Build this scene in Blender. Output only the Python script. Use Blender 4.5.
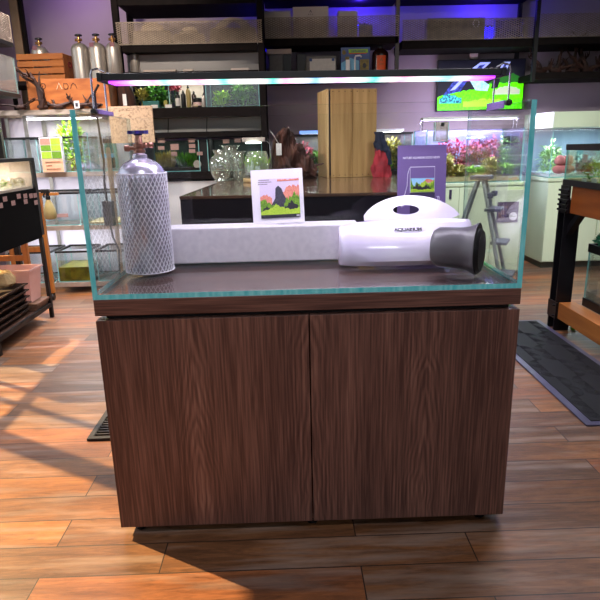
import bpy, math, random
from mathutils import Vector, Matrix, Quaternion
from mathutils import noise as _nz
R = math.radians
PI = math.pi
rnd = random.Random(7)
S = bpy.context.scene
for o in list(bpy.data.objects): bpy.data.objects.remove(o)
COL = S.collection

# ------------------------------------------------------------------ camera
CAM = (-.0532, -1.5338, 1.1752); YAW, PITCH, ROLL, FPX = .01851, .2678, -.0235, 567.4
_F = Vector((math.sin(YAW)*math.cos(PITCH), math.cos(YAW)*math.cos(PITCH), -math.sin(PITCH)))
_R = Vector((math.cos(YAW), -math.sin(YAW), 0)); _U = _R.cross(_F)
_c, _s = math.cos(ROLL), math.sin(ROLL)
_R, _U = _c*_R+_s*_U, -_s*_R+_c*_U
cd = bpy.data.cameras.new('camera'); co = bpy.data.objects.new('camera', cd); COL.objects.link(co)
cd.sensor_width = 36; cd.lens = 36*FPX/600; cd.clip_start = .05; cd.clip_end = 60
co.matrix_world = Matrix(((_R.x, _U.x, -_F.x, CAM[0]), (_R.y, _U.y, -_F.y, CAM[1]), (_R.z, _U.z, -_F.z, CAM[2]), (0, 0, 0, 1)))
S.camera = co
def ray(u, v): return _F + _R*((u-300)/FPX) - _U*((v-300)/FPX)
def aty(u, v, y): d = ray(u, v); return Vector(CAM)+d*((y-CAM[1])/d.y)
def atz(u, v, z): d = ray(u, v); return Vector(CAM)+d*((z-CAM[2])/d.z)
def atx(u, v, x): d = ray(u, v); return Vector(CAM)+d*((x-CAM[0])/d.x)

# ------------------------------------------------------------------ world, sun, exposure
S.view_settings.view_transform = 'Standard'; S.view_settings.look = 'None'
S.view_settings.exposure = 0.0; S.view_settings.gamma = 1.0; S.view_settings.use_curve_mapping = False
try:
    S.cycles.transparent_max_bounces = 48; S.cycles.max_bounces = 8; S.cycles.sample_clamp_indirect = 6
    S.cycles.caustics_reflective = False; S.cycles.caustics_refractive = False
except Exception: pass
w = bpy.data.worlds.new('world'); S.world = w; w.use_nodes = True
bg = w.node_tree.nodes['Background']; bg.inputs[0].default_value = (.86, .93, 1, 1); bg.inputs[1].default_value = 1.5
def light(name, kind, loc, energy, color, size=.1, size_y=None, target=None, spot=None, spread=None):
    d = bpy.data.lights.new(name, kind); d.energy = energy; d.color = color
    if kind == 'AREA':
        d.size = size
        if spread: d.spread = R(spread)
        if size_y: d.shape = 'RECTANGLE'; d.size_y = size_y
    elif kind == 'SPOT': d.spot_size = spot or 1.2; d.spot_blend = .6; d.shadow_soft_size = size
    elif kind != 'SUN': d.shadow_soft_size = size
    o = bpy.data.objects.new(name, d); COL.objects.link(o); o.location = loc
    if target is not None: o.rotation_euler = (Vector(target)-Vector(loc)).to_track_quat('-Z', 'Y').to_euler()
    return o
SUN_EL = R(40)
sun = light('sun', 'SUN', (-6, 3, 5), 20.0, (1, .66, .30)); sun.data.angle = R(.6)
sun.rotation_euler = Vector((.866*math.cos(SUN_EL), -.5*math.cos(SUN_EL), -math.sin(SUN_EL))).to_track_quat('-Z', 'Y').to_euler()
# unseen area lights added under the ceiling to fill the shop
for (lx, ly, le, sp_) in ((-1.0, 1.5, 24, 120), (1.2, 1.2, 34, 120), (0, 2.7, 18, 90), (-1.9, 2.5, 50, 80), (.1, -1.9, 32, 150)):
    light('ceiling_fill', 'AREA', (lx, ly, 2.93), le, (.96, .93, 1), .9, .25, target=(lx, ly, 0), spread=sp_)

light('ceiling_fill', 'AREA', (1.9, 1.6, 2.9), 15, (.97, 1, .93), .9, .25, target=(2.1, 3.6, .55), spread=70)  # another added light, aimed at the mint-white cabinets
light('unit_upper_glow', 'AREA', (-.82, 3.78, 1.735), 3.2, (.95, 1, .9), 1.0, .08, target=(-.82, 3.78, 0))
light('unit_lower_glow', 'AREA', (-.82, 3.80, 1.248), 2.4, (.95, 1, .9), 1.0, .08, target=(-.82, 3.80, 0))
light('fill_spot', 'SPOT', (1.0, 1.0, 2.85), 34, (1, .86, .76), .05, target=(1.0, 4.1, 2.1), spot=R(44))  # unseen spot added to lift the upper middle shelves
# unseen spots added to brighten the left shelves and the crate
light('fill_spot', 'SPOT', (-1.5, 1.5, 2.85), 190, (1, .86, .74), .05, target=(-1.45, 3.6, 1.85), spot=R(52))
light('fill_spot', 'SPOT', (-2.2, 2.2, 2.85), 150, (1, .86, .74), .05, target=(.4, 3.6, 1.4), spot=R(26))

light('violet_ceiling_lamp', 'AREA', (-1.9, 4.0, 2.9), 1.6, (.45, .2, 1), .4, .1, target=(-1.9, 4.4, 2.2), spread=120)

# ------------------------------------------------------------------ materials
def lin(h):
    if isinstance(h, tuple): return h
    h = h.lstrip('#'); c = [int(h[i:i+2], 16)/255 for i in (0, 2, 4)]
    return tuple((x/12.92 if x <= .04045 else ((x+.055)/1.055)**2.4) for x in c)
def newmat(name):
    m = bpy.data.materials.new(name); m.use_nodes = True; nt = m.node_tree
    return m, nt, nt.nodes, nt.links, nt.nodes['Principled BSDF']
def mat(name, c, c2=None, scale=8, rough=.5, metal=0, bump=0, stretch=(1, 1, 1), detail=4, emit=0, alpha=1, coat=0, contrast=(.3, .7), spec=.5):
    m, nt, N, L, b = newmat(name)
    c = lin(c); c2 = lin(c2) if c2 else tuple(x*.86 for x in c)
    tc = N.new('ShaderNodeTexCoord'); mp = N.new('ShaderNodeMapping'); mp.inputs['Scale'].default_value = stretch
    no = N.new('ShaderNodeTexNoise'); no.inputs['Scale'].default_value = scale; no.inputs['Detail'].default_value = detail
    cr = N.new('ShaderNodeValToRGB'); e = cr.color_ramp.elements
    e[0].position, e[1].position = contrast; e[0].color = (*c2, 1); e[1].color = (*c, 1)
    L.new(tc.outputs['Object'], mp.inputs[0]); L.new(mp.outputs[0], no.inputs['Vector']); L.new(no.outputs[0], cr.inputs[0])
    L.new(cr.outputs[0], b.inputs['Base Color'])
    b.inputs['Roughness'].default_value = rough; b.inputs['Metallic'].default_value = metal
    b.inputs['Coat Weight'].default_value = coat; b.inputs['Specular IOR Level'].default_value = spec
    if emit: L.new(cr.outputs[0], b.inputs['Emission Color']); b.inputs['Emission Strength'].default_value = emit
    if alpha < 1: b.inputs['Alpha'].default_value = alpha
    if bump:
        bu = N.new('ShaderNodeBump'); bu.inputs['Strength'].default_value = bump; bu.inputs['Distance'].default_value = .01
        L.new(no.outputs[0], bu.inputs['Height']); L.new(bu.outputs[0], b.inputs['Normal'])
    return m
def thin(name, tint, refl=.06, haze=None, hz=0.0):
    """clear sheet: see-through with a faint mirror that grows at grazing angles"""
    m, nt, N, L, b = newmat(name); out = N['Material Output']; N.remove(b)
    tr = N.new('ShaderNodeBsdfTransparent'); tr.inputs[0].default_value = (*tint, 1)
    gl = N.new('ShaderNodeBsdfGlossy'); gl.inputs['Roughness'].default_value = .02; gl.inputs[0].default_value = (1, 1, 1, 1)
    fr = N.new('ShaderNodeLayerWeight'); fr.inputs[0].default_value = .25
    mu = N.new('ShaderNodeMath'); mu.operation = 'MULTIPLY_ADD'; mu.inputs[1].default_value = .35; mu.inputs[2].default_value = refl
    L.new(fr.outputs['Fresnel'], mu.inputs[0])
    mx = N.new('ShaderNodeMixShader'); L.new(mu.outputs[0], mx.inputs[0]); L.new(tr.outputs[0], mx.inputs[1]); L.new(gl.outputs[0], mx.inputs[2])
    last = mx
    if haze:
        df = N.new('ShaderNodeBsdfDiffuse'); df.inputs[0].default_value = (*lin(haze), 1)
        m2 = N.new('ShaderNodeMixShader'); m2.inputs[0].default_value = hz
        L.new(mx.outputs[0], m2.inputs[1]); L.new(df.outputs[0], m2.inputs[2]); last = m2
    L.new(last.outputs[0], out.inputs[0]); return m
def emis(name, c, s):
    m, nt, N, L, b = newmat(name); c = lin(c)
    b.inputs['Base Color'].default_value = (*c, 1); b.inputs['Emission Color'].default_value = (*c, 1); b.inputs['Emission Strength'].default_value = s
    return m
def oak(name, dark, mid, light_, axis=2, period=.34, rough=.42, cath=1.0):
    m, nt, N, L, b = newmat(name)
    tc = N.new('ShaderNodeTexCoord'); sx = N.new('ShaderNodeSeparateXYZ'); L.new(tc.outputs['Object'], sx.inputs[0])
    across = 0 if axis == 2 else 2
    pp = N.new('ShaderNodeMath'); pp.operation = 'PINGPONG'; pp.inputs[1].default_value = period/2; L.new(sx.outputs[across], pp.inputs[0])
    al = N.new('ShaderNodeMath'); al.operation = 'MULTIPLY'; al.inputs[1].default_value = .09; L.new(sx.outputs[axis], al.inputs[0])
    cx = N.new('ShaderNodeCombineXYZ'); L.new(pp.outputs[0], cx.inputs[0]); L.new(al.outputs[0], cx.inputs[2])
    wn = N.new('ShaderNodeTexNoise'); wn.inputs['Scale'].default_value = 2.2; wn.inputs['Detail'].default_value = 3; L.new(tc.outputs['Object'], wn.inputs['Vector'])
    ad = N.new('ShaderNodeVectorMath'); ad.operation = 'MULTIPLY_ADD'; ad.inputs[1].default_value = (.10, .1, .05)
    L.new(wn.outputs['Color'], ad.inputs[0]); L.new(cx.outputs[0], ad.inputs[2])
    wv = N.new('ShaderNodeTexWave'); wv.wave_type = 'RINGS'; wv.rings_direction = 'SPHERICAL'; wv.inputs['Scale'].default_value = 30
    wv.inputs['Distortion'].default_value = 1.6; wv.inputs['Detail'].default_value = 3; wv.inputs['Detail Scale'].default_value = 4
    L.new(ad.outputs[0], wv.inputs['Vector'])
    st = [180, 180, 180]; st[axis] = 5
    mp = N.new('ShaderNodeMapping'); mp.inputs['Scale'].default_value = st; L.new(tc.outputs['Object'], mp.inputs[0])
    fn = N.new('ShaderNodeTexNoise'); fn.inputs['Scale'].default_value = 1; fn.inputs['Detail'].default_value = 5; L.new(mp.outputs[0], fn.inputs['Vector'])
    st2 = [14, 14, 14]; st2[axis] = .6
    mp2 = N.new('ShaderNodeMapping'); mp2.inputs['Scale'].default_value = st2; L.new(tc.outputs['Object'], mp2.inputs[0])
    bn = N.new('ShaderNodeTexNoise'); bn.inputs['Scale'].default_value = 1; bn.inputs['Detail'].default_value = 3; L.new(mp2.outputs[0], bn.inputs['Vector'])
    a1 = N.new('ShaderNodeMath'); a1.operation = 'MULTIPLY_ADD'; a1.inputs[1].default_value = .13*cath
    fo = N.new('ShaderNodeMapRange'); fo.inputs[1].default_value = .02; fo.inputs[2].default_value = .075; fo.inputs[3].default_value = 1; fo.inputs[4].default_value = .12; L.new(pp.outputs[0], fo.inputs[0])
    fm_ = N.new('ShaderNodeMath'); fm_.operation = 'MULTIPLY'; L.new(wv.outputs['Fac'], fm_.inputs[0]); L.new(fo.outputs[0], fm_.inputs[1]); L.new(fm_.outputs[0], a1.inputs[0])
    a2 = N.new('ShaderNodeMath'); a2.operation = 'MULTIPLY'; a2.inputs[1].default_value = .62; L.new(fn.outputs[0], a2.inputs[0]); L.new(a2.outputs[0], a1.inputs[2])
    a3 = N.new('ShaderNodeMath'); a3.operation = 'MULTIPLY_ADD'; a3.inputs[1].default_value = .35; L.new(bn.outputs[0], a3.inputs[0]); L.new(a1.outputs[0], a3.inputs[2])
    cr = N.new('ShaderNodeValToRGB'); cr.color_ramp.elements[0].position = .42; cr.color_ramp.elements[0].color = (*lin(dark), 1)
    cr.color_ramp.elements[1].position = .85; cr.color_ramp.elements[1].color = (*lin(light_), 1)
    k = cr.color_ramp.elements.new(.62); k.color = (*lin(mid), 1)
    L.new(a3.outputs[0], cr.inputs[0]); L.new(cr.outputs[0], b.inputs['Base Color']); b.inputs['Roughness'].default_value = rough
    bu = N.new('ShaderNodeBump'); bu.inputs['Strength'].default_value = .15; bu.inputs['Distance'].default_value = .002
    L.new(a3.outputs[0], bu.inputs['Height']); L.new(bu.outputs[0], b.inputs['Normal'])
    return m
def plank_floor(name):
    m, nt, N, L, b = newmat(name)
    tc = N.new('ShaderNodeTexCoord')
    mp0 = N.new('ShaderNodeMapping'); mp0.inputs['Location'].default_value = (.45, .035, 0); L.new(tc.outputs['Object'], mp0.inputs[0])
    br = N.new('ShaderNodeTexBrick'); br.inputs['Color1'].default_value = (0, 0, 0, 1); br.inputs['Color2'].default_value = (1, 1, 1, 1)
    br.inputs['Mortar'].default_value = (0, 0, 0, 1); br.inputs['Scale'].default_value = 1; br.inputs['Mortar Size'].default_value = .0022
    br.inputs['Mortar Smooth'].default_value = .3; br.inputs['Bias'].default_value = 0; br.inputs['Brick Width'].default_value = .92; br.inputs['Row Height'].default_value = .13
    br.offset = .37; br.offset_frequency = 2; L.new(mp0.outputs[0], br.inputs['Vector'])
    cr = N.new('ShaderNodeValToRGB'); cr.color_ramp.interpolation = 'LINEAR'; el = cr.color_ramp.elements
    el[0].position = 0; el[0].color = (*lin('#5c4636'), 1); el[1].position = 1; el[1].color = (*lin('#a0643a'), 1)
    for p, c in ((.2, '#8d5e38'), (.38, '#6d5a4c'), (.52, '#9c642f'), (.66, '#604a3c'), (.82, '#80543a')): k = el.new(p); k.color = (*lin(c), 1)
    L.new(br.outputs['Color'], cr.inputs[0])
    mp = N.new('ShaderNodeMapping'); mp.inputs['Scale'].default_value = (6, 52, 1); L.new(tc.outputs['Object'], mp.inputs[0])
    ad = N.new('ShaderNodeVectorMath'); ad.operation = 'ADD'; L.new(mp.outputs[0], ad.inputs[0])
    sc = N.new('ShaderNodeVectorMath'); sc.operation = 'SCALE'; sc.inputs['Scale'].default_value = 9; L.new(br.outputs['Color'], sc.inputs[0]); L.new(sc.outputs[0], ad.inputs[1])
    no = N.new('ShaderNodeTexNoise'); no.inputs['Scale'].default_value = 1.0; no.inputs['Detail'].default_value = 8; no.inputs['Roughness'].default_value = .78; no.inputs['Distortion'].default_value = .8
    L.new(ad.outputs[0], no.inputs['Vector'])
    g = N.new('ShaderNodeValToRGB'); g.color_ramp.elements[0].position = .32; g.color_ramp.elements[0].color = (.30, .28, .30, 1)
    g.color_ramp.elements[1].position = .62; g.color_ramp.elements[1].color = (1.12, 1.06, 1.0, 1); L.new(no.outputs[0], g.inputs[0])
    mx = N.new('ShaderNodeMix'); mx.data_type = 'RGBA'; mx.blend_type = 'MULTIPLY'; mx.inputs[0].default_value = .9
    L.new(cr.outputs[0], mx.inputs[6]); L.new(g.outputs[0], mx.inputs[7])
    n2 = N.new('ShaderNodeTexNoise'); n2.inputs['Scale'].default_value = .45; n2.inputs['Detail'].default_value = 5; L.new(ad.outputs[0], n2.inputs['Vector'])
    g2 = N.new('ShaderNodeValToRGB'); g2.color_ramp.elements[0].position = .50; g2.color_ramp.elements[0].color = (0, 0, 0, 1); g2.color_ramp.elements[1].position = .68; g2.color_ramp.elements[1].color = (.55, .55, .55, 1); L.new(n2.outputs[0], g2.inputs[0])
    m2 = N.new('ShaderNodeMix'); m2.data_type = 'RGBA'; L.new(g2.outputs[0], m2.inputs[0]); L.new(mx.outputs[2], m2.inputs[6]); m2.inputs[7].default_value = (*lin('#8f8078'), 1)
    n4 = N.new('ShaderNodeTexNoise'); n4.inputs['Scale'].default_value = .16; n4.inputs['Detail'].default_value = 6; n4.inputs['Roughness'].default_value = .7; L.new(ad.outputs[0], n4.inputs['Vector'])
    g4 = N.new('ShaderNodeValToRGB'); g4.color_ramp.elements[0].position = .36; g4.color_ramp.elements[0].color = (.55, .50, .48, 1); g4.color_ramp.elements[1].position = .62; g4.color_ramp.elements[1].color = (1.18, 1.12, 1.02, 1); L.new(n4.outputs[0], g4.inputs[0])
    m4_ = N.new('ShaderNodeMix'); m4_.data_type = 'RGBA'; m4_.blend_type = 'MULTIPLY'; m4_.inputs[0].default_value = .9; L.new(m2.outputs[2], m4_.inputs[6]); L.new(g4.outputs[0], m4_.inputs[7])
    m3 = N.new('ShaderNodeMix'); m3.data_type = 'RGBA'; L.new(br.outputs['Fac'], m3.inputs[0]); L.new(m4_.outputs[2], m3.inputs[6]); m3.inputs[7].default_value = (*lin('#2a1a14'), 1)
    L.new(m3.outputs[2], b.inputs['Base Color'])
    rr = N.new('ShaderNodeMapRange'); rr.inputs[3].default_value = .30; rr.inputs[4].default_value = .52; L.new(no.outputs[0], rr.inputs[0]); L.new(rr.outputs[0], b.inputs['Roughness'])
    bu = N.new('ShaderNodeBump'); bu.inputs['Strength'].default_value = .35; bu.inputs['Distance'].default_value = .003
    L.new(no.outputs[0], bu.inputs['Height']); L.new(bu.outputs[0], b.inputs['Normal'])
    return m
def led_lens(name, s):
    """diffuser of a many-coloured diode strip: white with violet ends and cyan and pink stretches along x"""
    m, nt, N, L, b = newmat(name)
    tc = N.new('ShaderNodeTexCoord'); sp = N.new('ShaderNodeSeparateXYZ'); L.new(tc.outputs['Object'], sp.inputs[0])
    mr = N.new('ShaderNodeMapRange'); mr.inputs[1].default_value = -.6; mr.inputs[2].default_value = .6; L.new(sp.outputs[0], mr.inputs[0])
    cr = N.new('ShaderNodeValToRGB'); el = cr.color_ramp.elements
    vi, wh, cy, pk, bl = (.50, .0, 1, 1), (1, 1, 1, 1), (.0, .85, .62, 1), (1, .35, .65, 1), (.1, .45, 1, 1)
    stops = [(0, vi), (.045, vi), (.08, (.9, .3, 1, 1)), (.10, wh), (.14, pk), (.165, (.2, .8, .9, 1)), (.2, wh), (.25, pk), (.28, wh), (.31, cy), (.335, wh), (.40, wh), (.43, cy), (.46, pk), (.50, wh), (.535, bl), (.56, wh), (.59, (.9, .4, 1, 1)), (.63, wh), (.68, cy), (.71, wh), (.75, pk), (.79, wh), (.86, (.2, .75, .9, 1)), (.89, wh), (.92, (.95, .3, 1, 1)), (.96, vi), (1, vi)]
    el[0].position, el[0].color = stops[0]; el[1].position, el[1].color = stops[-1]
    for p, c in stops[1:-1]: k = el.new(p); k.color = c
    L.new(mr.outputs[0], cr.inputs[0]); L.new(cr.outputs[0], b.inputs['Emission Color']); b.inputs['Emission Strength'].default_value = s
    b.inputs['Base Color'].default_value = (.8, .8, .8, 1)
    return m

M = {}
M['floor'] = plank_floor('plank_floor')
M['wall'] = mat('wall_paint', '#ac9ba2', '#a4939b', 3, .8)
M['wallfront'] = mat('front_wall_paint', '#4a4548', None, 3, .8)
M['wallwhite'] = mat('white_paint', '#d9d4d6', '#cfcaca', 3, .7)
M['ceil'] = mat('ceiling_paint', '#3a3636', None, 3, .9)
M['door'] = oak('smoked_oak', '#4a302a', '#785448', '#a07a6a')
M['doorh'] = oak('smoked_oak_slab', '#4a302a', '#785448', '#a07a6a', axis=0, cath=.3)
M['darkgap'] = mat('dark_recess', '#1a1214', None, 5, .7)
M['glass'] = thin('clear_glass', (.985, .995, .99), .012)
M['glasslow'] = thin('plain_glass', (.95, .975, .97), .03)
M['edge'] = mat('glass_edge', '#8fe4e6', '#4cc0ca', 12, .12, stretch=(6, 6, 1), spec=.8)
M['edgelight'] = mat('glass_edge_pale', '#9fd6d2', '#7dc0c0', 12, .15)
M['edgeclear'] = thin('clear_edge', (.80, .93, .92), .10, '#d8ecea', .22)
M['water'] = thin('water', (.93, .965, .985), .01)
M['frost'] = thin('frosted_glass', (.93, .93, .91), .03, '#cfc6ba', .22)
M['black'] = mat('black_plastic', '#121214', '#0b0b0d', 20, .45)
M['blackmetal'] = mat('black_metal', '#1d1a1b', '#131112', 18, .5, .3)
M['brownmetal'] = mat('dark_brown_steel', '#1a1211', '#100b0a', 18, .75, 0, spec=.12)
M['chrome'] = mat('chrome_rod', '#d8d4e0', '#b0acb8', 10, .2, .9)
M['violetclamp'] = mat('lilac_anodised', '#8d74b4', '#6d5796', 10, .35, .5)
M['lens'] = led_lens('diode_lens', 1.7)
M['alu'] = mat('brushed_aluminium', '#d6cdc4', '#a29a92', 6, .38, .65, stretch=(40, 40, .6))
M['aluwhite'] = mat('polished_aluminium', '#dad6e6', '#bcb6cc', 6, .24, .65, stretch=(30, 30, .5))
M['net'] = mat('white_netting', '#f0eef6', '#d8d4e4', 20, .45)
M['brass'] = mat('brass', '#b98a58', '#8c6038', 14, .3, .9)
M['copper'] = mat('rosy_brass', '#b88878', '#8a5a4a', 14, .3, .85)
M['indigo'] = mat('indigo_plastic', '#2b1e6a', '#1a1244', 14, .35)
M['white'] = mat('white_plastic', '#ecebee', '#e0dfe2', 6, .4)
M['paper'] = mat('white_card', '#f2eef6', '#e8e4ee', 5, .6)
M['lilacpaper'] = mat('violet_poster', '#77629c', '#705b95', 4, .55)
M['silverbag'] = mat('pearl_film', '#efe9fa', '#d6cbea', 5, .22, 0, bump=.25, coat=.5)
M['greybag'] = mat('grey_film', '#6d6a70', '#544f5c', 7, .35, 0, bump=.2)
M['foam'] = mat('white_foam', '#e6e0e8', '#d8d2dc', 60, .7)
M['tan'] = mat('beige_tube', '#cdb795', '#b39b78', 20, .4)
M['cord'] = mat('black_cord', '#1b1b20', None, 20, .5)
M['greyadapt'] = mat('grey_adapter', '#6e6866', '#5b5654', 30, .5)
M['counter'] = mat('dark_polished_wood', '#5b4639', '#3a2a24', 3, .16, 0, stretch=(1.2, 14, 1), coat=.4)
M['counterdark'] = mat('navy_black_front', '#0a0916', '#070610', 3, .5, spec=.2)
M['pine'] = mat('pine_board', '#c09a64', '#94703f', 2.5, .55, stretch=(10, 10, .7), contrast=(.25, .7))
M['pinepalelit'] = mat('pale_lit_pine_board', '#e6c690', '#c89e68', 2.5, .55, stretch=(10, 10, .7))
M['orangewood'] = mat('orange_crate_wood', '#bf7434', '#9a5524', 3, .5, stretch=(.8, 8, 9))
M['ply'] = mat('orange_plywood', '#b0662e', '#8d4a1e', 3, .5, stretch=(2, 8, 7), contrast=(.35, .65))
M['burnt'] = mat('burnt_wood', '#4a2410', None, 10, .7)
M['pale_burn'] = mat('pale_carving', '#d2b090', None, 10, .7)
M['beam'] = mat('fir_beam', '#a8692f', '#8a4f22', 3, .5, stretch=(8, .7, 8))
M['beamred'] = mat('red_oak_beam', '#98521f', '#7d3f18', 3, .4, stretch=(8, .7, 8))
M['legwood'] = mat('amber_wood', '#c67d33', '#a76226', 3, .5, stretch=(9, 9, .8))
M['cork'] = mat('speckled_board', '#c2a283', '#8b6f57', 60, .8, detail=2, contrast=(.3, .5))
M['mint'] = mat('mint_white_laminate', '#d2ddc4', '#c9d5bb', 3, .4)
M['mintdoor'] = mat('mint_white_door', '#d6e2c9', '#cddac0', 3, .38)
M['mintgap'] = mat('cabinet_gap', '#6c6f66', None, 3, .8)
M['lips'] = mat('sand_expanded_metal', '#a08d7a', '#7d6d5e', 15, .55, .2)
M['bottlebrown'] = mat('brown_bottle', '#38140a', '#200a06', 8, .25)
M['orangelabel'] = mat('orange_label', '#e05416', '#d04a10', 8, .5)
M['cardboard'] = mat('warm_white_box', '#c9b8ac', '#bdaca0', 5, .7)
M['ink'] = mat('black_ink', '#2a2630', None, 5, .6)
M['inkwhite'] = mat('white_ink', '#eee8ff', None, 5, .6)
M['red'] = mat('red_cloth', '#b02a38', '#801a28', 12, .8, bump=.3)
M['navy'] = mat('navy_cloth', '#1b2440', '#0e1426', 12, .85)
M['wood_drift'] = mat('driftwood', '#45220f', '#1c0c06', 9, .75, bump=.6)
M['wood_stump'] = mat('red_driftwood', '#542a1b', '#1e0d08', 14, .75, bump=1.0, stretch=(1, 1, .5))
M['soil'] = mat('dark_soil', '#2d2118', '#17100c', 60, .95, bump=.6)
M['sand'] = mat('pale_sand', '#cdbb92', '#a9966a', 60, .9, bump=.4)
M['rock'] = mat('grey_rock', '#8f8c86', '#5b5852', 9, .8, bump=.6)
M['pinkrock'] = mat('pink_stone', '#e08a88', '#c46a6c', 20, .7, bump=.3)
M['green'] = mat('leaf_green', '#6fae2c', '#2f6a16', 25, .55)
M['green2'] = mat('leaf_dark_green', '#3e7a2a', '#1c4416', 25, .55)
M['lime'] = mat('leaf_lime', '#b6d83a', '#6fae24', 25, .55)
M['yellowg'] = mat('leaf_yellow', '#c9bb62', '#9a8a3a', 25, .6)
M['redleaf'] = mat('leaf_red', '#c2345c', '#8a1c3c', 25, .55)
M['pinkleaf'] = mat('leaf_pink', '#dc6f84', '#b03c5c', 25, .55)
M['paleleaf'] = mat('leaf_pale', '#d6f0b8', '#9ccf70', 25, .5)
M['moss'] = mat('moss', '#b4e03c', '#78b41c', 60, .8)
M['olive'] = mat('algae_water', '#7f7c20', '#4a4410', 14, .3)
M['rubber'] = mat('black_rubber', '#0e0d13', '#08080c', 12, .6, spec=.3)
M['rubberedge'] = mat('lilac_grey_edge', '#4c4962', '#3c394e', 12, .35)
M['pinkplastic'] = mat('pink_translucent', '#f0cdc8', '#e4bcb8', 6, .35, alpha=.75)
M['pottray'] = mat('dark_tray', '#35251f', '#221713', 12, .45)
M['cream'] = mat('cream_fibre', '#e6cc98', '#9a7848', 22, .9, bump=.8)
M['sticker'] = mat('pinkish_sticker', '#b9958c', '#8f6c66', 160, .6)
M['labelwhite'] = mat('white_label', '#e6e0da', None, 30, .6)
M['wheat'] = mat('wheat_panel', '#e6d4c0', '#dac6ae', 5, .6)
M['bottleolive'] = mat('khaki_bottle', '#b3a16c', '#98864f', 8, .35)
M['steel'] = mat('galvanised_steel', '#a7a29c', '#85807a', 15, .4, .7)
M['laddergrey'] = mat('ladder_aluminium', '#a9aeb2', '#8d9296', 8, .35, .6)
M['ladderstep'] = mat('ladder_tread', '#585c66', '#474b54', 20, .6)
M['bluepack'] = mat('blue_package', '#1a4f9a', '#0f2c6a', 3, .4)
M['cyanpack'] = mat('cyan_package', '#7fc4de', '#4f98c8', 3, .4)
M['greentext'] = mat('lime_print', '#9ccf2a', None, 6, .5)
M['oldgold'] = mat('gold_print', '#8a7428', '#5a4a18', 30, .5)
M['lilaclitback'] = mat('lilac_lit_film', '#b9a8e0', '#ab9ad4', 3, .6); M['tealtub'] = mat('teal_tub', '#5aa39c', '#3f8480', 8, .35, alpha=.75)
M['darkteal'] = mat('dark_teal_film', '#12302c', '#0a1c1a', 5, .6); M['p_teal'] = M['darkteal']; M['cardgrey'] = M['cardboard']; M['greycard'] = mat('grey_card', '#7d7570', '#6e6662', 5, .7)
M['greybrown'] = mat('grey_brown', '#5a504c', None, 8, .5); M['violetlitcase'] = mat('violet_lit_case', '#5a50a8', '#4038a0', 6, .3, alpha=.6); M['driftr'] = mat('red_brown_driftwood', '#472216', '#1c0c08', 16, .8, bump=.5)
M['palewire'] = mat('pale_shelf_metal', '#b9a898', '#9a8878', 14, .5, .3); M['tanpost'] = mat('tan_post', '#96785e', '#86694f', 8, .6); M['tagmauve'] = mat('mauve_tag', '#8a5a64', None, 10, .6)
M['peach'] = mat('peach_print', '#f0be98', '#e6b088', 20, .6); M['brownink'] = mat('brown_ink', '#9a5a3a', None, 5, .6); M['stickerblack'] = mat('matt_black_panel', '#070606', '#040404', 6, .8, spec=.08)
M['brownwood'] = mat('brown_slat', '#6a4a3a', '#4a3026', 4, .5, stretch=(8, .7, 8)); M['brownwood2'] = mat('brown_board', '#7a5a48', '#5a3e30', 4, .5, stretch=(.7, 8, 8))
M['blacksteel'] = mat('black_steel', '#15141a', '#0e0d12', 14, .35, .2); M['greenglass'] = thin('greenish_glass', (.86, .95, .90), .03); M['tealfilm'] = mat('teal_film', '#4f8f74', '#3c7a60', 5, .6)
M['teallf'] = mat('leaf_teal', '#2fae78', '#12704a', 25, .5); M['sandgrey'] = mat('grey_sand', '#a39c88', '#7d7664', 50, .9, bump=.4); M['navyblue'] = mat('navy_blue_plastic', '#1d2c50', '#121c38', 8, .5)
M['greycard2'] = mat('grey_panel', '#a8a4a2', '#9c9896', 3, .7)
M['lilacsheet'] = mat('lilac_white_sheet', '#d6cedb', '#c9c1d0', 3, .7)
M['palebacking'] = mat('added_pale_backing', '#b9c2d2', '#8e98aa', 2.5, .5, stretch=(2, 1, .3))
M['tubelamp'] = emis('tube_lamp', '#ffffff', 9)
M['lilaclamp'] = emis('lilac_lamp', '#d9ccff', 8)
M['bluelamp'] = emis('blue_lamp', (.01, .005, 1), 3)
M['smalllamp'] = emis('small_lamp', '#e8fff4', 6)
M['glowblue'] = emis('blue_header', '#7fa6ff', 1.2)

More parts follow.
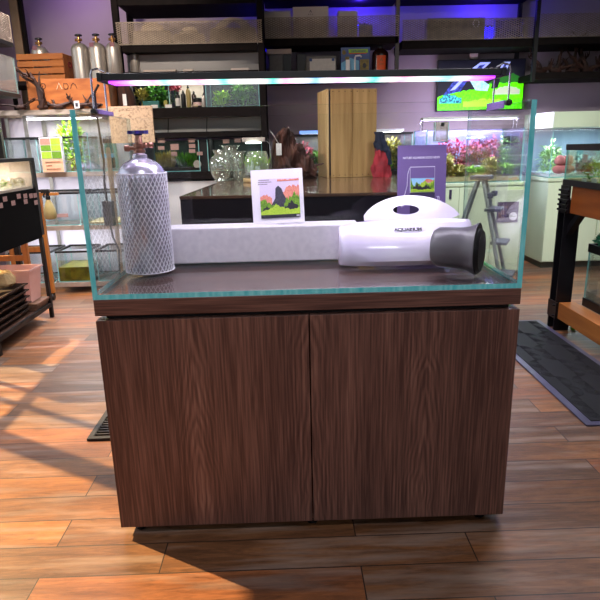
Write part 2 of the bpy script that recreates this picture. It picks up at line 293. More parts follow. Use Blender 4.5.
# ------------------------------------------------------------------ mesh building
class MB:
    def __init__(s): s.v = []; s.f = []; s.m = []; s.k = 0
    def slot(s, k): s.k = k; return s
    def add(s, vs, fs):
        o = len(s.v); s.v += [tuple(p) for p in vs]
        for f in fs: s.f.append(tuple(i+o for i in f)); s.m.append(s.k)
        return s
    def box(s, x0, x1, y0, y1, z0, z1, mtx=None):
        vs = [Vector(p) for p in ((x0, y0, z0), (x1, y0, z0), (x1, y1, z0), (x0, y1, z0), (x0, y0, z1), (x1, y0, z1), (x1, y1, z1), (x0, y1, z1))]
        if mtx is not None: vs = [mtx @ p for p in vs]
        return s.add(vs, [(0, 3, 2, 1), (4, 5, 6, 7), (0, 1, 5, 4), (1, 2, 6, 5), (2, 3, 7, 6), (3, 0, 4, 7)])
    def rbox(s, x0, x1, y0, y1, z0, z1, r, n=4):
        """box with rounded vertical corners"""
        ring = []
        for cx, cy, a0 in ((x1-r, y1-r, 0), (x0+r, y1-r, 90), (x0+r, y0+r, 180), (x1-r, y0+r, 270)):
            for i in range(n+1): a = R(a0+90*i/n); ring.append((cx+r*math.cos(a), cy+r*math.sin(a)))
        return s.prism(ring, z0, z1)
    def prism(s, ring, z0, z1, mtx=None):
        n = len(ring); vs = [Vector((x, y, z0)) for x, y in ring]+[Vector((x, y, z1)) for x, y in ring]
        if mtx is not None: vs = [mtx @ p for p in vs]
        return s.add(vs, [tuple(range(n-1, -1, -1)), tuple(range(n, 2*n))]+[(i, (i+1) % n, n+(i+1) % n, n+i) for i in range(n)])
    def tube(s, pts, r, n=8, caps=True, flat=1.0):
        pts = [Vector(p) for p in pts]; rr = r if isinstance(r, (list, tuple)) else [r]*len(pts)
        t0 = (pts[1]-pts[0]).normalized(); ref = Vector((0, 0, 1)) if abs(t0.z) < .9 else Vector((1, 0, 0))
        nx = t0.cross(ref).normalized(); vs = []
        for i, p in enumerate(pts):
            a = pts[max(0, i-1)]; b = pts[min(len(pts)-1, i+1)]; t = (b-a).normalized()
            nx = (nx-t*nx.dot(t)).normalized(); ny = t.cross(nx)
            for k in range(n): q = 2*PI*k/n; vs.append(p+nx*math.cos(q)*rr[i]+ny*math.sin(q)*rr[i]*flat)
        fs = [(i*n+k, i*n+(k+1) % n, (i+1)*n+(k+1) % n, (i+1)*n+k) for i in range(len(pts)-1) for k in range(n)]
        if caps: fs += [tuple(range(n-1, -1, -1)), tuple((len(pts)-1)*n+k for k in range(n))]
        return s.add(vs, fs)
    def lathe(s, prof, c=(0, 0, 0), n=24, axis='z', caps=True):
        c = Vector(c); vs = []
        for r, h in prof:
            for k in range(n):
                q = 2*PI*k/n; a, b = r*math.cos(q), r*math.sin(q)
                vs.append(c+(Vector((a, b, h)) if axis == 'z' else Vector((h, a, b)) if axis == 'x' else Vector((b, h, a))))
        fs = [(i*n+k, i*n+(k+1) % n, (i+1)*n+(k+1) % n, (i+1)*n+k) for i in range(len(prof)-1) for k in range(n)]
        if caps: fs += [tuple(range(n-1, -1, -1)), tuple((len(prof)-1)*n+k for k in range(n))]
        return s.add(vs, fs)
    def blob(s, c, rx, ry, rz, n=12, m=8, jit=0, rg=rnd, zmin=None):
        c = Vector(c); vs = []
        for i in range(m+1):
            th = PI*i/m
            for k in range(n):
                q = 2*PI*k/n; j = 1+rg.uniform(-jit, jit)
                z = rz*math.cos(th)*j
                vs.append(c+Vector((rx*math.sin(th)*math.cos(q)*j, ry*math.sin(th)*math.sin(q)*j, z if zmin is None else max(z, zmin))))
        return s.add(vs, [(i*n+k, (i+1)*n+k, (i+1)*n+(k+1) % n, i*n+(k+1) % n) for i in range(m) for k in range(n)])
    def poly(s, pts): return s.add(pts, [tuple(range(len(pts)))])
    def leaf(s, p, d, up, L, W):
        d = d.normalized(); sd = d.cross(up)
        if sd.length < 1e-4: sd = Vector((1, 0, 0))
        sd = sd.normalized(); nn = sd.cross(d)
        return s.add([p, p+d*L*.45+sd*W*.5+nn*L*.08, p+d*L, p+d*L*.45-sd*W*.5+nn*L*.08], [(0, 1, 2), (0, 2, 3)])
    def build(s, name, m, parent=None, smooth=False, bevel=0):
        me = bpy.data.meshes.new(name); me.from_pydata(s.v, [], s.f); me.update()
        ms = m if isinstance(m, (list, tuple)) else [m]
        for x in ms: me.materials.append(M[x] if isinstance(x, str) else x)
        if len(ms) > 1: me.polygons.foreach_set('material_index', s.m)
        if smooth:
            me.polygons.foreach_set('use_smooth', [True]*len(me.polygons))
            try: me.set_sharp_from_angle(angle=R(40))
            except Exception: pass
        o = bpy.data.objects.new(name, me); COL.objects.link(o)
        if parent is not None: o.parent = parent
        if bevel:
            b = o.modifiers.new('bevel', 'BEVEL'); b.width = bevel; b.segments = 2; b.limit_method = 'ANGLE'
        return o
def tag(o, label, cat, group=None, kind=None):
    o['label'] = label; o['category'] = cat
    if group: o['group'] = group
    if kind: o['kind'] = kind
    return o
def thing(name, label, cat, loc, rz=0, group=None, tilt=None):
    o = bpy.data.objects.new(name, None); o.empty_display_size = .05; COL.objects.link(o); o.location = loc
    o.rotation_euler = (tilt or 0, 0, rz)
    return tag(o, label, cat, group)
def solo(mb, name, m, label, cat, loc=(0, 0, 0), rz=0, group=None, smooth=False, bevel=0, kind=None):
    o = mb.build(name, m, None, smooth, bevel); o.location = loc; o.rotation_euler = (0, 0, rz)
    return tag(o, label, cat, group, kind)
def struct(mb, name, m): o = mb.build(name, m); o['kind'] = 'structure'; return o
def dup(root, loc, label, rz=None, scale=None, group=None):
    r = root.copy(); COL.objects.link(r); r.location = loc; r['label'] = label
    if rz is not None: r.rotation_euler = (r.rotation_euler[0], 0, rz)
    if scale: r.scale = (scale, scale, scale) if not isinstance(scale, tuple) else scale
    if group: r['group'] = group
    for ch in list(root.children):
        c = ch.copy(); COL.objects.link(c); c.parent = r
        for g in list(ch.children): d = g.copy(); COL.objects.link(d); d.parent = c
    return r
def text(name, s, size, loc, rot, m, parent=None, bold=0, align='CENTER', sx=1):
    cu = bpy.data.curves.new(name, 'FONT'); cu.body = s; cu.size = size; cu.align_x = align; cu.extrude = .0004; cu.offset = bold
    t = bpy.data.objects.new('tmp', cu); COL.objects.link(t); dg = bpy.context.evaluated_depsgraph_get(); dg.update()
    me = bpy.data.meshes.new_from_object(t.evaluated_get(dg)); bpy.data.objects.remove(t)
    me.materials.clear(); me.materials.append(M[m]); o = bpy.data.objects.new(name, me); COL.objects.link(o)
    o.location = loc; o.rotation_euler = rot; o.scale = (sx, 1, 1)
    if parent is not None: o.parent = parent
    return o
FR = (PI/2, 0, 0)
def picture(name, W, H, layers, parent, y=0, x0=0, z0=0, step=.0004):
    """flat printed or lit image facing -y: layers of (material, polygon in 0..1) over each other"""
    mb = MB(); ms = []
    for i, (m, pts) in enumerate(layers):
        if m not in ms: ms.append(m)
        mb.slot(ms.index(m)); mb.poly([(x0+p[0]*W, y-step*i, z0+p[1]*H) for p in pts])
    return mb.build(name, ms, parent)
def jag(x0, x1, base, tops, rg, n=10, amp=.04):
    """outline polygon from base up to a ragged top line through tops"""
    pts = []
    for i in range(n+1):
        t = i/n; k = t*(len(tops)-1); a = int(min(k, len(tops)-2)); h = tops[a]+(tops[a+1]-tops[a])*(k-a)
        pts.append((x0+(x1-x0)*t, h+rg.uniform(-amp, amp)))
    return [(x0, base)]+[(x1, base)][::-1]+pts[::-1] if False else [(x0, base), (x1, base)]+pts[::-1]
RECT = [(0, 0), (1, 0), (1, 1), (0, 1)]
def rect(a, b, c, d): return [(a, b), (c, b), (c, d), (a, d)]

def bush(mb, h, rx, ry, n, L, W, rg, droop=.4, base=(0, 0, 0), top=1.0):
    """stems that rise from the base and carry leaves"""
    base = Vector(base)
    for i in range(n):
        a = rg.uniform(0, 2*PI); r = math.sqrt(rg.random()); x, y = rx*r*math.cos(a), ry*r*math.sin(a)
        z = h*rg.random()**.8*(1-.3*r*r)*top
        d = Vector((math.cos(a)*rg.uniform(.3, 1), math.sin(a)*rg.uniform(.3, 1), rg.uniform(-droop, 1)))
        mb.leaf(base+Vector((x, y, z)), d, Vector((rg.uniform(-.4, .4), rg.uniform(-.4, .4), 1)), L*rg.uniform(.6, 1.2), W*rg.uniform(.6, 1.2))
    return mb
def grass(mb, h, rx, ry, n, W, rg, base=(0, 0, 0), lean=.3):
    base = Vector(base)
    for i in range(n):
        a = rg.uniform(0, 2*PI); r = math.sqrt(rg.random()); p = base+Vector((rx*r*math.cos(a), ry*r*math.sin(a), 0))
        d = Vector((math.cos(a)*r*lean+rg.uniform(-.15, .15), math.sin(a)*r*lean+rg.uniform(-.15, .15), 1))
        mb.leaf(p, d, Vector((rg.uniform(-1, 1), rg.uniform(-1, 1), 0.01)), h*rg.uniform(.5, 1.1), W)
    return mb
def twig(mb, p, d, L, r, rg, depth=3):
    p = Vector(p); d = Vector(d).normalized(); pts = [p]; n = 5
    for i in range(n):
        d = (d+Vector((rg.uniform(-.35, .35), rg.uniform(-.35, .35), rg.uniform(-.25, .3)))).normalized(); pts.append(pts[-1]+d*L/n)
    mb.tube(pts, [r*(1-.7*i/n) for i in range(n+1)], 6)
    if depth > 0:
        for k in range(rg.randint(1, 3)):
            q = pts[rg.randint(1, n-1)]; e = (d+Vector((rg.uniform(-1, 1), rg.uniform(-1, 1), rg.uniform(-.3, .9)))).normalized()
            twig(mb, q, e, L*.6, r*.6, rg, depth-1)
    return mb
def glass_tank(root, W, D, H, g='glasslow', rim=None, rh=.02, t=.006, edge='edgelight', base=False, bottom=True):
    """open glass box standing on z=0, centred in x, front at y=0"""
    panes = (('front_pane', (-W/2+t, W/2-t, 0, t, 0, H)), ('back_pane', (-W/2+t, W/2-t, D-t, D, 0, H)), ('side_pane', (-W/2, -W/2+t, 0, D, 0, H)), ('side_pane', (W/2-t, W/2, 0, D, 0, H)))
    for nm, b in panes: pane(nm, b, g, edge, root)
    if bottom: pane('bottom_pane', (-W/2+t, W/2-t, t, D-t, 0, t), g, edge, root)
    if rim:
        for zz in ([H-rh] + ([0] if base else [])):
            m = MB(); e = .004
            m.box(-W/2-e, W/2+e, -e, t+e, zz, zz+rh+e); m.box(-W/2-e, W/2+e, D-t-e, D+e, zz, zz+rh+e)
            m.box(-W/2-e, -W/2+t+e, t+e, D-t-e, zz, zz+rh+e); m.box(W/2-t-e, W/2+e, t+e, D-t-e, zz, zz+rh+e)
            m.build('rim', rim, root)
def pane(nm, b, g, edge, root, ends=None):
    x0, x1, y0, y1, z0, z1 = b; dims = (x1-x0, y1-y0, z1-z0); ax = dims.index(min(dims)); m = MB()
    vs = [(x0, y0, z0), (x1, y0, z0), (x1, y1, z0), (x0, y1, z0), (x0, y0, z1), (x1, y0, z1), (x1, y1, z1), (x0, y1, z1)]
    fs = [(0, 3, 2, 1), (4, 5, 6, 7), (0, 1, 5, 4), (2, 3, 7, 6), (3, 0, 4, 7), (1, 2, 6, 5)]; fa = [2, 2, 1, 1, 0, 0]
    m.v = vs
    for f, a in zip(fs, fa): m.f.append(f); m.m.append(0 if a == ax else (2 if ends and f != (0, 1, 5, 4) else 1))
    return m.build(nm, [g, edge]+([ends] if ends else []), root)
def expanded(mb, x0, x1, z0, z1, y, pw, ph, w, t=.003, along='x', x=0):
    """expanded metal: rows of zigzag strands that meet as diamonds"""
    nx = max(1, round((x1-x0)/pw)); nz = max(1, round((z1-z0)/ph)); pw = (x1-x0)/nx; ph = (z1-z0)/nz
    def P(a, z, o): return (a, y+o, z) if along == 'x' else (x+o, a, z)
    for j in range(nz):
        for i in range(nx):
            for (ax, az, bx, bz) in ((0, .5, .5, 1), (.5, 1, 1, .5), (0, .5, .5, 0), (.5, 0, 1, .5)):
                xa, za, xb, zb = x0+(i+ax)*pw, z0+(j+az)*ph, x0+(i+bx)*pw, z0+(j+bz)*ph
                h = w/2
                mb.add([P(xa, za-h, 0), P(xb, zb-h, 0), P(xb, zb+h, 0), P(xa, za+h, 0), P(xa, za-h, t), P(xb, zb-h, t), P(xb, zb+h, t), P(xa, za+h, t)],
                       [(0, 1, 2, 3), (7, 6, 5, 4), (0, 4, 5, 1), (3, 2, 6, 7)])
    return mb

# ================================================================== the setting
struct(MB().box(-3.0, 3.8, -3.2, 4.4, -.06, 0), 'floor', 'floor')
struct(MB().box(-3.1, 3.9, -3.2, 4.5, 3.0, 3.1), 'ceiling', 'ceil')
struct(MB().box(-3.0, 3.8, 4.4, 4.5, 0, 3.0), 'wall_back', 'wall')
struct(MB().box(3.8, 3.9, -3.2, 4.5, 0, 3.0), 'wall_right', 'wall')
struct(MB().box(-3.0, 3.8, -3.3, -3.2, 0, 1.65).box(-3.0, 3.8, -3.3, -3.2, 2.9, 3.0).box(-3.0, -2.2, -3.3, -3.2, 1.65, 2.9).box(3.0, 3.8, -3.3, -3.2, 1.65, 2.9), 'wall_front', 'wallfront')
wf = struct(MB().box(-2.2, 3.0, -3.27, -3.23, 1.65, 1.70).box(-2.2, 3.0, -3.27, -3.23, 2.85, 2.9).box(-2.2, -2.15, -3.27, -3.23, 1.70, 2.85).box(2.95, 3.0, -3.27, -3.23, 1.70, 2.85), 'window_4', 'blackmetal')
pane('window_pane', (-2.15, 2.95, -3.253, -3.247, 1.70, 2.85), 'glass', 'edgelight', wf)
wl = MB().box(-3.12, -3.0, -3.2, 4.5, 0, .22).box(-3.12, -3.0, -3.2, 4.5, 2.85, 3.0)
for a, b in ((-3.2, -1.5), (3.2, 4.5)): wl.box(-3.12, -3.0, a, b, .22, 2.85)
for a, b in ((-.04, .0), (1.66, 1.70)): wl.box(-3.075, -3.045, a, b, .22, 2.85)
struct(wl, 'wall_left', 'wall')
for i, (a, b) in enumerate(((-1.5, -.04), (.0, 1.66), (1.70, 3.2))):
    f = MB().box(-3.09, -3.03, a, b, .22, .27).box(-3.09, -3.03, a, b, 2.80, 2.85).box(-3.09, -3.03, a, a+.025, .27, 2.80).box(-3.09, -3.03, b-.025, b, .27, 2.80).box(-3.085, -3.035, a+.025, b-.025, 1.64, 1.67)
    if i == 2: f.box(-3.07, -3.05, 1.95, 1.99, .27, 1.64).box(-3.07, -3.05, 1.95, 1.99, 1.67, 2.80)
    wo = struct(f, 'window_%d' % (i+1), 'blackmetal')
    pg = pane('window_pane', (-3.063, -3.057, a+.025, b-.025, .27, 2.80), 'glass', 'edgelight', wo)
struct(MB().box(-3.0, 3.8, 4.385, 4.4, 0, .09), 'baseboard_back', 'wallwhite')

# ================================================================== the display aquarium on its cabinet
ZB, ZD, ZS, ZT, ZG, TD = .030, .709, .7235, .770, 1.272, .530
cab = thing('aquarium_cabinet', 'large smoked oak two-door cabinet under the empty display aquarium', 'cabinet', (0, 0, 0))
MB().box(-.6, .6, 0, TD, ZS, ZT).build('top_slab', 'doorh', cab, bevel=.0015)
MB().box(-.575, .575, .022, TD-.01, ZD+.001, ZS).build('recess', 'darkgap', cab)
MB().box(-.6, -.582, .021, TD, ZB, ZD).box(.582, .6, .021, TD, ZB, ZD).box(-.582, .582, TD-.018, TD, ZB, ZD).box(-.582, .582, .021, TD-.018, ZB, ZB+.018).box(-.582, .582, .021, TD-.018, ZD-.018, ZD).build('carcass', 'door', cab)
MB().box(-.6, -.002, 0, .02, ZB+.004, ZD).build('door', 'door', cab, bevel=.001)
d2 = MB().box(.002, .6, 0, .02, ZB+.004, ZD).build('door', 'door', cab, bevel=.001)
for fx in (-.55, 0, .54):
    for fy in (.05, .45): MB().lathe([(.018, 0), (.02, .004), (.012, .008), (.012, ZB)], (fx, fy, 0), 14).build('foot', 'blackmetal', cab)

aq = thing('display_aquarium', 'large empty rimless glass aquarium with teal edges on the oak cabinet', 'aquarium', (0, 0, ZT+.001))
t = .014; H = ZG-ZT
pane('bottom_pane', (-.6, .6, 0, TD, 0, t), 'glass', 'edge', aq)
pane('side_pane', (-.6, -.6+t, 0, TD, t, H), 'glass', 'edge', aq, 'edgeclear')
pane('side_pane', (.6-t, .6, 0, TD, t, H), 'glass', 'edge', aq, 'edgeclear')
pane('front_pane', (-.6+t, .6-t, 0, t-.002, t, H), 'glass', 'edgeclear', aq)
pane('back_pane', (-.6+t, .6-t, TD-t+.002, TD, t, H), 'glass', 'edgeclear', aq)

# light bar on two wire legs clamped to the side panes
lb = thing('light_bar', 'long black light bar with coloured diodes held above the display aquarium', 'aquarium light', (0, .265, 1.362), tilt=0)
lb.rotation_euler = (0, R(.4), 0)
MB().box(-.575, .583, -.045, .045, -.001, .018).build('housing', 'black', lb, bevel=.002)
MB().box(-.56, .568, -.036, .036, -.0085, -.0015).build('diode_lens', 'lens', lb)
MB().box(-.59, -.5755, -.047, .047, -.004, .020).build('end_cap', 'black', lb, bevel=.002)
MB().box(.5835, .597, -.047, .047, -.004, .020).build('end_cap', 'black', lb, bevel=.002)
light('light_bar_glow', 'AREA', (0, .265, 1.338), 4.2, (.88, .78, 1), 1.1, .06, target=(0, .265, 0))
for sgn in (-1, 1):
    rim = ZG-1.362+sgn*.0042+.003; x = sgn*.596
    for yy in (-.065, .06): MB().tube([(x+sgn*.004, yy, rim), (x+sgn*.004, yy, .012), (x, yy, .024), (x-sgn*.012, yy*.8, .030), (x-sgn*.03, yy*.7, .021)], .003, 8).build('support_leg', 'chrome', lb, smooth=True)
    MB().box(x-.011, x+.011, -.075, .075, rim-.002, rim+.010).box(x-.011, x-.009, -.075, .075, rim-.012, rim-.002).build('clamp', 'violetclamp', lb, bevel=.002)
    kn = MB().lathe([(.006, 0), (.009, .002), (.009, .012), (.004, .014)], (x, -.089, rim+.003), 12, 'y'); kn.build('clamp_knob', 'black', lb)
pc = thing('power_cord', 'black light cord with small grey adapter hanging by the left glass', 'power cord', (-.622, .30, .78))
MB().tube([(.02, -.03, .578), (0, -.01, .56), (-.004, 0, .5), (.002, 0, .36), (-.004, 0, .29), (-.002, 0, .235)], .0035, 8).build('cord', 'cord', pc, smooth=True)
MB().tube([(.0, 0, .158), (.004, 0, .12), (.018, 0, .08), (.012, .01, .02), (0, .02, -.06), (-.004, .05, -.3), (0, .08, -.74), (.01, .12, -.776)], .003, 8).build('cord', 'cord', pc, smooth=True)
MB().box(-.016, .016, -.012, .012, .157, .236).build('adapter', 'greyadapt', pc, bevel=.003)

# gas cylinder in white netting
gx, gy = -.507, .30
gc = thing('gas_cylinder', 'polished gas cylinder in white netting standing inside the display aquarium', 'gas cylinder', (gx, gy, ZT+.017))
r = .074
MB().lathe([(.055, 0), (r-.006, .004), (r, .018), (r, .298), (r*.975, .312), (r*.90, .327), (r*.74, .341), (r*.52, .351), (r*.33, .356), (.022, .357)], n=40).build('body', 'aluwhite', gc, smooth=True)
MB().lathe([(.021, .355), (.023, .359), (.023, .368), (.019, .371), (.017, .373)], n=24).build('neck', 'aluwhite', gc, smooth=True)
va = MB().lathe([(.015, .372), (.018, .374), (.018, .382), (.0135, .384), (.0135, .388), (.017, .390), (.017, .400), (.012, .402), (.0115, .416), (.010, .419), (.010, .428), (.005, .429), (.005, .434)], n=20).build('valve', 'copper', gc, smooth=True)
MB().lathe([(.007, 0), (.009, .002), (.009, .012), (.007, .014), (.007, .02), (.009, .022), (.009, .032), (.006, .034)], (.011, 0, .396), 16, 'x').build('outlet', 'copper', va, smooth=True)
MB().lathe([(.006, -.046), (.0095, -.044), (.0095, -.03), (.006, -.028), (.006, -.01)], (0, 0, .388), 16, 'x').build('safety_plug', 'copper', va, smooth=True)
hw = MB()
ring = []
for k in range(40): q = 2*PI*k/40; rr = .030*(1+.1*math.cos(8*q)); ring.append((rr*math.cos(q), rr*math.sin(q)))
hw.prism(ring, .430, .440); hw.lathe([(.012, .426), (.014, .4295)], n=16); hw.build('valve_handle', 'indigo', va, smooth=True)
nt = MB(); nh = 34; zt0 = .312
for sgn in (-1, 1):
    for k in range(nh):
        pts = [((r+.0022)*math.cos(2*PI*k/nh+sgn*q), (r+.0022)*math.sin(2*PI*k/nh+sgn*q), z) for z, q in ((.004+i*(zt0-.004)/16, .135*i) for i in range(17))]
        nt.tube(pts, .0014, 4)
for z in (.004, zt0): nt.tube([((r+.003)*math.cos(2*PI*i/40), (r+.003)*math.sin(2*PI*i/40), z) for i in range(41)], .0018, 5)
nt.build('mesh_sleeve', 'net', gc)

# floor stand whose pole shows behind the left glass
st = thing('sign_stand', 'slim beige pole stand with a slatted black foot on the floor', 'stand', (-.738, .75, 0))
MB().lathe([(.009, .012), (.009, 1.17), (.006, 1.18)], n=12).build('pole', 'tan', st, smooth=True)
fo = MB().box(-.178, .18, -.135, -.113, 0, .012).box(-.178, .18, .113, .135, 0, .012).box(-.178, -.156, -.1125, .1125, 0, .012).box(.158, .18, -.1125, .1125, 0, .012)
for k in range(1, 10): fo.box(-.1555, .1575, -.113+.0226*k-.004, -.113+.0226*k+.004, .002, .010)
fo.build('foot', 'blackmetal', st)

# white carton with the framed print on it
BXZ = .122
solo(MB().box(-.56, .19, .395, .508, .0, BXZ), 'packing_foam', 'foam', 'long low white foam block along the back of the display aquarium', 'foam block', (0, 0, ZT+.016), bevel=.004)
fp = thing('framed_print', 'white framed print of a planted aquarium leaning on the back glass', 'framed print', (-.083, .455, ZT+.016+BXZ+.001), 0, None)
fp.rotation_euler = (R(-9), R(-1.5), 0)
pw, ph = .180, .187
fm = MB().box(-pw/2, pw/2, 0, .009, 0, ph); fm.build('frame', 'paper', fp, bevel=.001)
rg = random.Random(3)
lay = [('M_pinksky', RECT)]
M['M_pinksky'] = mat('print_sky', '#e6d8f0', '#d8c8e8', 3, .5)
M['p_green'] = mat('print_green', '#86b32e', '#4a7a1e', 190, .5); M['p_lime'] = mat('print_lime', '#c3dc46', '#8fbf2c', 190, .5)
M['p_coral'] = mat('print_coral', '#f0a08a', '#d87868', 190, .5); M['p_dark'] = mat('print_dark', '#2e2c38', '#1c1a22', 190, .5)
M['p_rock'] = mat('print_rock', '#4a4858', '#2c2a38', 190, .5); M['p_blue'] = mat('print_blue', '#58b4f0', '#a8dcf8', 6, .5)
lay = [('M_pinksky', RECT), ('p_coral', jag(.0, .3, .35, [.55, .62, .5], rg, 12, .03)), ('p_coral', jag(.55, 1, .35, [.6, .78, .82, .8], rg, 14, .04)), ('p_coral', jag(.45, 1, .93, [.97, .97, .985], rg, 20, .015)),
       ('p_rock', [(.2, .2), (.78, .2), (.68, .45), (.6, .6), (.55, .75), (.47, .82), (.4, .76), (.38, .5)]), ('p_green', jag(0, .42, .1, [.42, .45, .3, .35], rg, 14, .05)), ('p_green', jag(.6, 1, .1, [.4, .5, .62, .55], rg, 14, .06)),
       ('p_dark', jag(.05, .3, .15, [.2, .3, .22], rg, 10, .03)), ('p_dark', jag(.62, .95, .2, [.28, .4, .3], rg, 10, .04)), ('p_lime', jag(0, 1, .06, [.16, .22, .34, .26, .2, .24], rg, 24, .03)), ('p_dark', rect(0, 0, 1, .085)), ('paper', rect(.9, .03, .98, .055))]
picture('print', .137, .135, lay, fp, -.0008, -.061, .02)
for x0, x1, z in ((-.064, -.026, .150), (-.066, -.020, .143), (-.066, -.034, .136)):
    cp = MB()
    x = x0
    while x < x1: cp.box(x, x+.0035, -.0012, -.0002, z, z+.0028); x += .0048
    cp.build('caption', 'greyadapt', fp)

ps = thing('poster_card', 'violet poster card with white lettering and a drawn aquarium on a stand', 'poster', (.424, .478, ZT+.016), 0)
ps.rotation_euler = (R(-4.5), 0, 0)
W_, H_ = .172, .378
MB().box(-W_/2, W_/2, 0, .004, 0, H_).build('card', 'lilacpaper', ps)
text('lettering', 'NATURE AQUARIUM GOOD NEWS', .0105, (-.003, -.001, H_-.046), FR, 'inkwhite', ps, bold=.0002, sx=.78)
M['posterdark'] = mat('poster_dark', '#3c3152', '#33294a', 4, .5)
lay = [('inkwhite', rect(0, .55, 1, 1)), ('lilacpaper', rect(.012, .80, .988, .988)), ('p_blue', rect(.02, .56, .98, .80)), ('p_coral', jag(.5, .95, .72, [.74, .79, .76], rg, 8, .01)), ('p_lime', jag(.02, .98, .575, [.72, .66, .70, .76, .70, .78], rg, 24, .02)), ('p_green', jag(.02, .45, .575, [.8, .66, .74, .64], rg, 12, .03)), ('p_green', jag(.5, .98, .575, [.62, .72, .66, .78], rg, 12, .03)), ('p_dark', jag(.12, .85, .6, [.62, .68, .63, .7, .62], rg, 16, .03)), ('p_lime', jag(.02, .98, .56, [.61, .6, .62], rg, 20, .012)), ('posterdark', rect(.0, 0, 1, .55))]
picture('drawing', .088, .20, lay, ps, -.0008, -.042, .105)
for grp in (([(-.044, .30), (-.05, .28), (-.052, .24), (-.06, .21), (-.068, .19), (-.07, .165)], [(-.076, .17), (-.062, .17)]), ([(.052, .2), (.062, .2)], [(.057, .2), (.057, .12)], [(.062, .2), (.064, .12)], [(.05, .18), (.07, .185)])):
    ln = MB()
    for pts in grp: ln.tube([(x, -.0012, z) for x, z in pts], .0011, 5)
    ln.build('line_drawing', 'inkwhite', ps)

# glossy bag with carry hole
bg_ = thing('aquarium_bag', 'pearly white bag with an oval carry hole lettered AQUARIUM', 'bag', (.36, .345, ZT+.016))
hb = MB(); n = 36
out = [(.162*math.cos(PI*i/n)*1.0, .141+.072*math.sin(PI*i/n)**.85) for i in range(n+1)]; inn = [(-.016+.046*math.cos(2*PI*i/n), .170+.0145*math.sin(2*PI*i/n)) for i in range(n)]
# plate with a hole: strips between the outline and the hole, front and back
outl = []
m = 60
for i in range(m):
    q = 2*PI*i/m; cx_, cz_ = -.016, .170; dx, dz = math.cos(q), math.sin(q)
    lo, hi = .0, .4
    for _ in range(30):
        mid = (lo+hi)/2; x, z = cx_+dx*mid, cz_+dz*mid
        ins = z > .1395 and (abs(x) < .166 and z < .1395+.0745*max(0, 1-(x/.166)**2)**.62)
        lo, hi = (mid, hi) if ins else (lo, mid)
    outl.append((cx_+dx*lo, cz_+dz*lo))
inn = [(-.016+.044*math.cos(2*PI*i/m), .170+.0145*math.sin(2*PI*i/m)) for i in range(m)]
vs = [(x, yy+(z-.139)*.8, z) for yy in (-.002, .002) for lst in (outl, inn) for x, z in lst]
fs = []
for i in range(m):
    j = (i+1) % m; fs += [(i, j, m+j, m+i), (2*m+j, 2*m+i, 3*m+i, 3*m+j), (m+i, m+j, 3*m+j, 3*m+i), (j, i, 2*m+i, 2*m+j)]
hb.add(vs, fs); hb.build('handle_flap', 'silverbag', bg_)
bd = MB(); xs = [-.245, -.235, -.20, -.13, 0, .12, .17, .19, .196]; sc = [.45, .62, .8, .95, 1, 1, .96, .85, .7]
prof = [(.035, .005), (.03, .1), (.008, .137), (0, .1405), (-.008, .140), (-.022, .130), (-.046, .106), (-.075, .085), (-.095, .055), (-.10, .02), (-.085, .002), (-.04, 0)]
vs = []
for x, s in zip(xs, sc): vs += [(x, y*s, .0+z*(.75+.25*s)+rnd.uniform(-.002, .002)*(z > .02)) for y, z in prof]
k = len(prof); fs = [(i*k+j, i*k+(j+1) % k, (i+1)*k+(j+1) % k, (i+1)*k+j) for i in range(len(xs)-1) for j in range(k)]+[tuple(range(k-1, -1, -1)), tuple((len(xs)-1)*k+j for j in range(k))]
bd.add(vs, fs); bo = bd.build('body', 'silverbag', bg_, smooth=True)
text('lettering', 'AQUARIUM', .0165, (-.022, -.0495, .1100), (R(46), 0, 0), 'ink', bg_, bold=.0009, sx=1.05)
gb = thing('grey_film_roll', 'short grey film roll with a flared lip and black end disc beside the white bag', 'film roll', (.39, .165, ZT+.096), R(-29))
MB().lathe([(.03, -.004), (.05, 0), (.060, .015), (.061, .06), (.062, .085), (.066, .105), (.074, .122), (.078, .130), (.0765, .131), (.07, .120), (.06, .106)], (0, 0, 0), 36, 'x').build('roll', 'greybag', gb, smooth=True)
MB().lathe([(.04, .108), (.062, .112), (.067, .120), (.067, .134), (.060, .142), (.03, .142)], (0, 0, -.006), 32, 'x').build('end_disc', 'black', gb, smooth=True)

# ================================================================== floor mat
fmx = thing('floor_mat', 'black ribbed entrance mat with a swirl pattern lying on the floor', 'mat', (1.395, 1.325, .001))
MB().box(-.215, .215, -.725, .725, 0, .008).build('border', 'rubberedge', fmx, bevel=.003)
mm = MB().box(-.18, .18, -.695, .695, .0081, .011)
for i in range(12):
    for j in range(3):
        cxm, cym = -.12+.12*j, -.62+.113*i; flip = (i//2+j) % 2
        for k in range(5):
            rr = .012+.010*k; a0 = 0 if flip else PI
            mm.tube([(cxm+rr*math.cos(a0+PI*q/8-PI/2), cym+rr*math.sin(a0+PI*q/8-PI/2)*1.1, .0108) for q in range(9)], .0022, 5)
mm.build('ribbed_top', 'rubber', fmx)

# ================================================================== dark counter in the middle and what stands on it
CZ = .89
ct = thing('counter', 'low polished dark wood counter behind the display aquarium with a black front', 'counter', (-.70, 1.93, 0), R(-3.5))
MB().prism([(0, 0), (1.58, 0), (1.58, 1.93), (.60, 1.93), (.60, 1.60), (0, 1.60)], CZ-.018, CZ).build('counter_top', 'counter', ct, bevel=.003)
MB().box(-.0+.004, 1.576, .004, .03, CZ-.20, CZ-.0185).box(.004, .03, .03, 1.59, CZ-.20, CZ-.0185).box(1.55, 1.576, .03, 1.92, CZ-.20, CZ-.0185).build('apron', 'counterdark', ct)
MB().box(.05, 1.53, .06, 1.55, 0, CZ-.2).build('base', 'counterdark', ct)

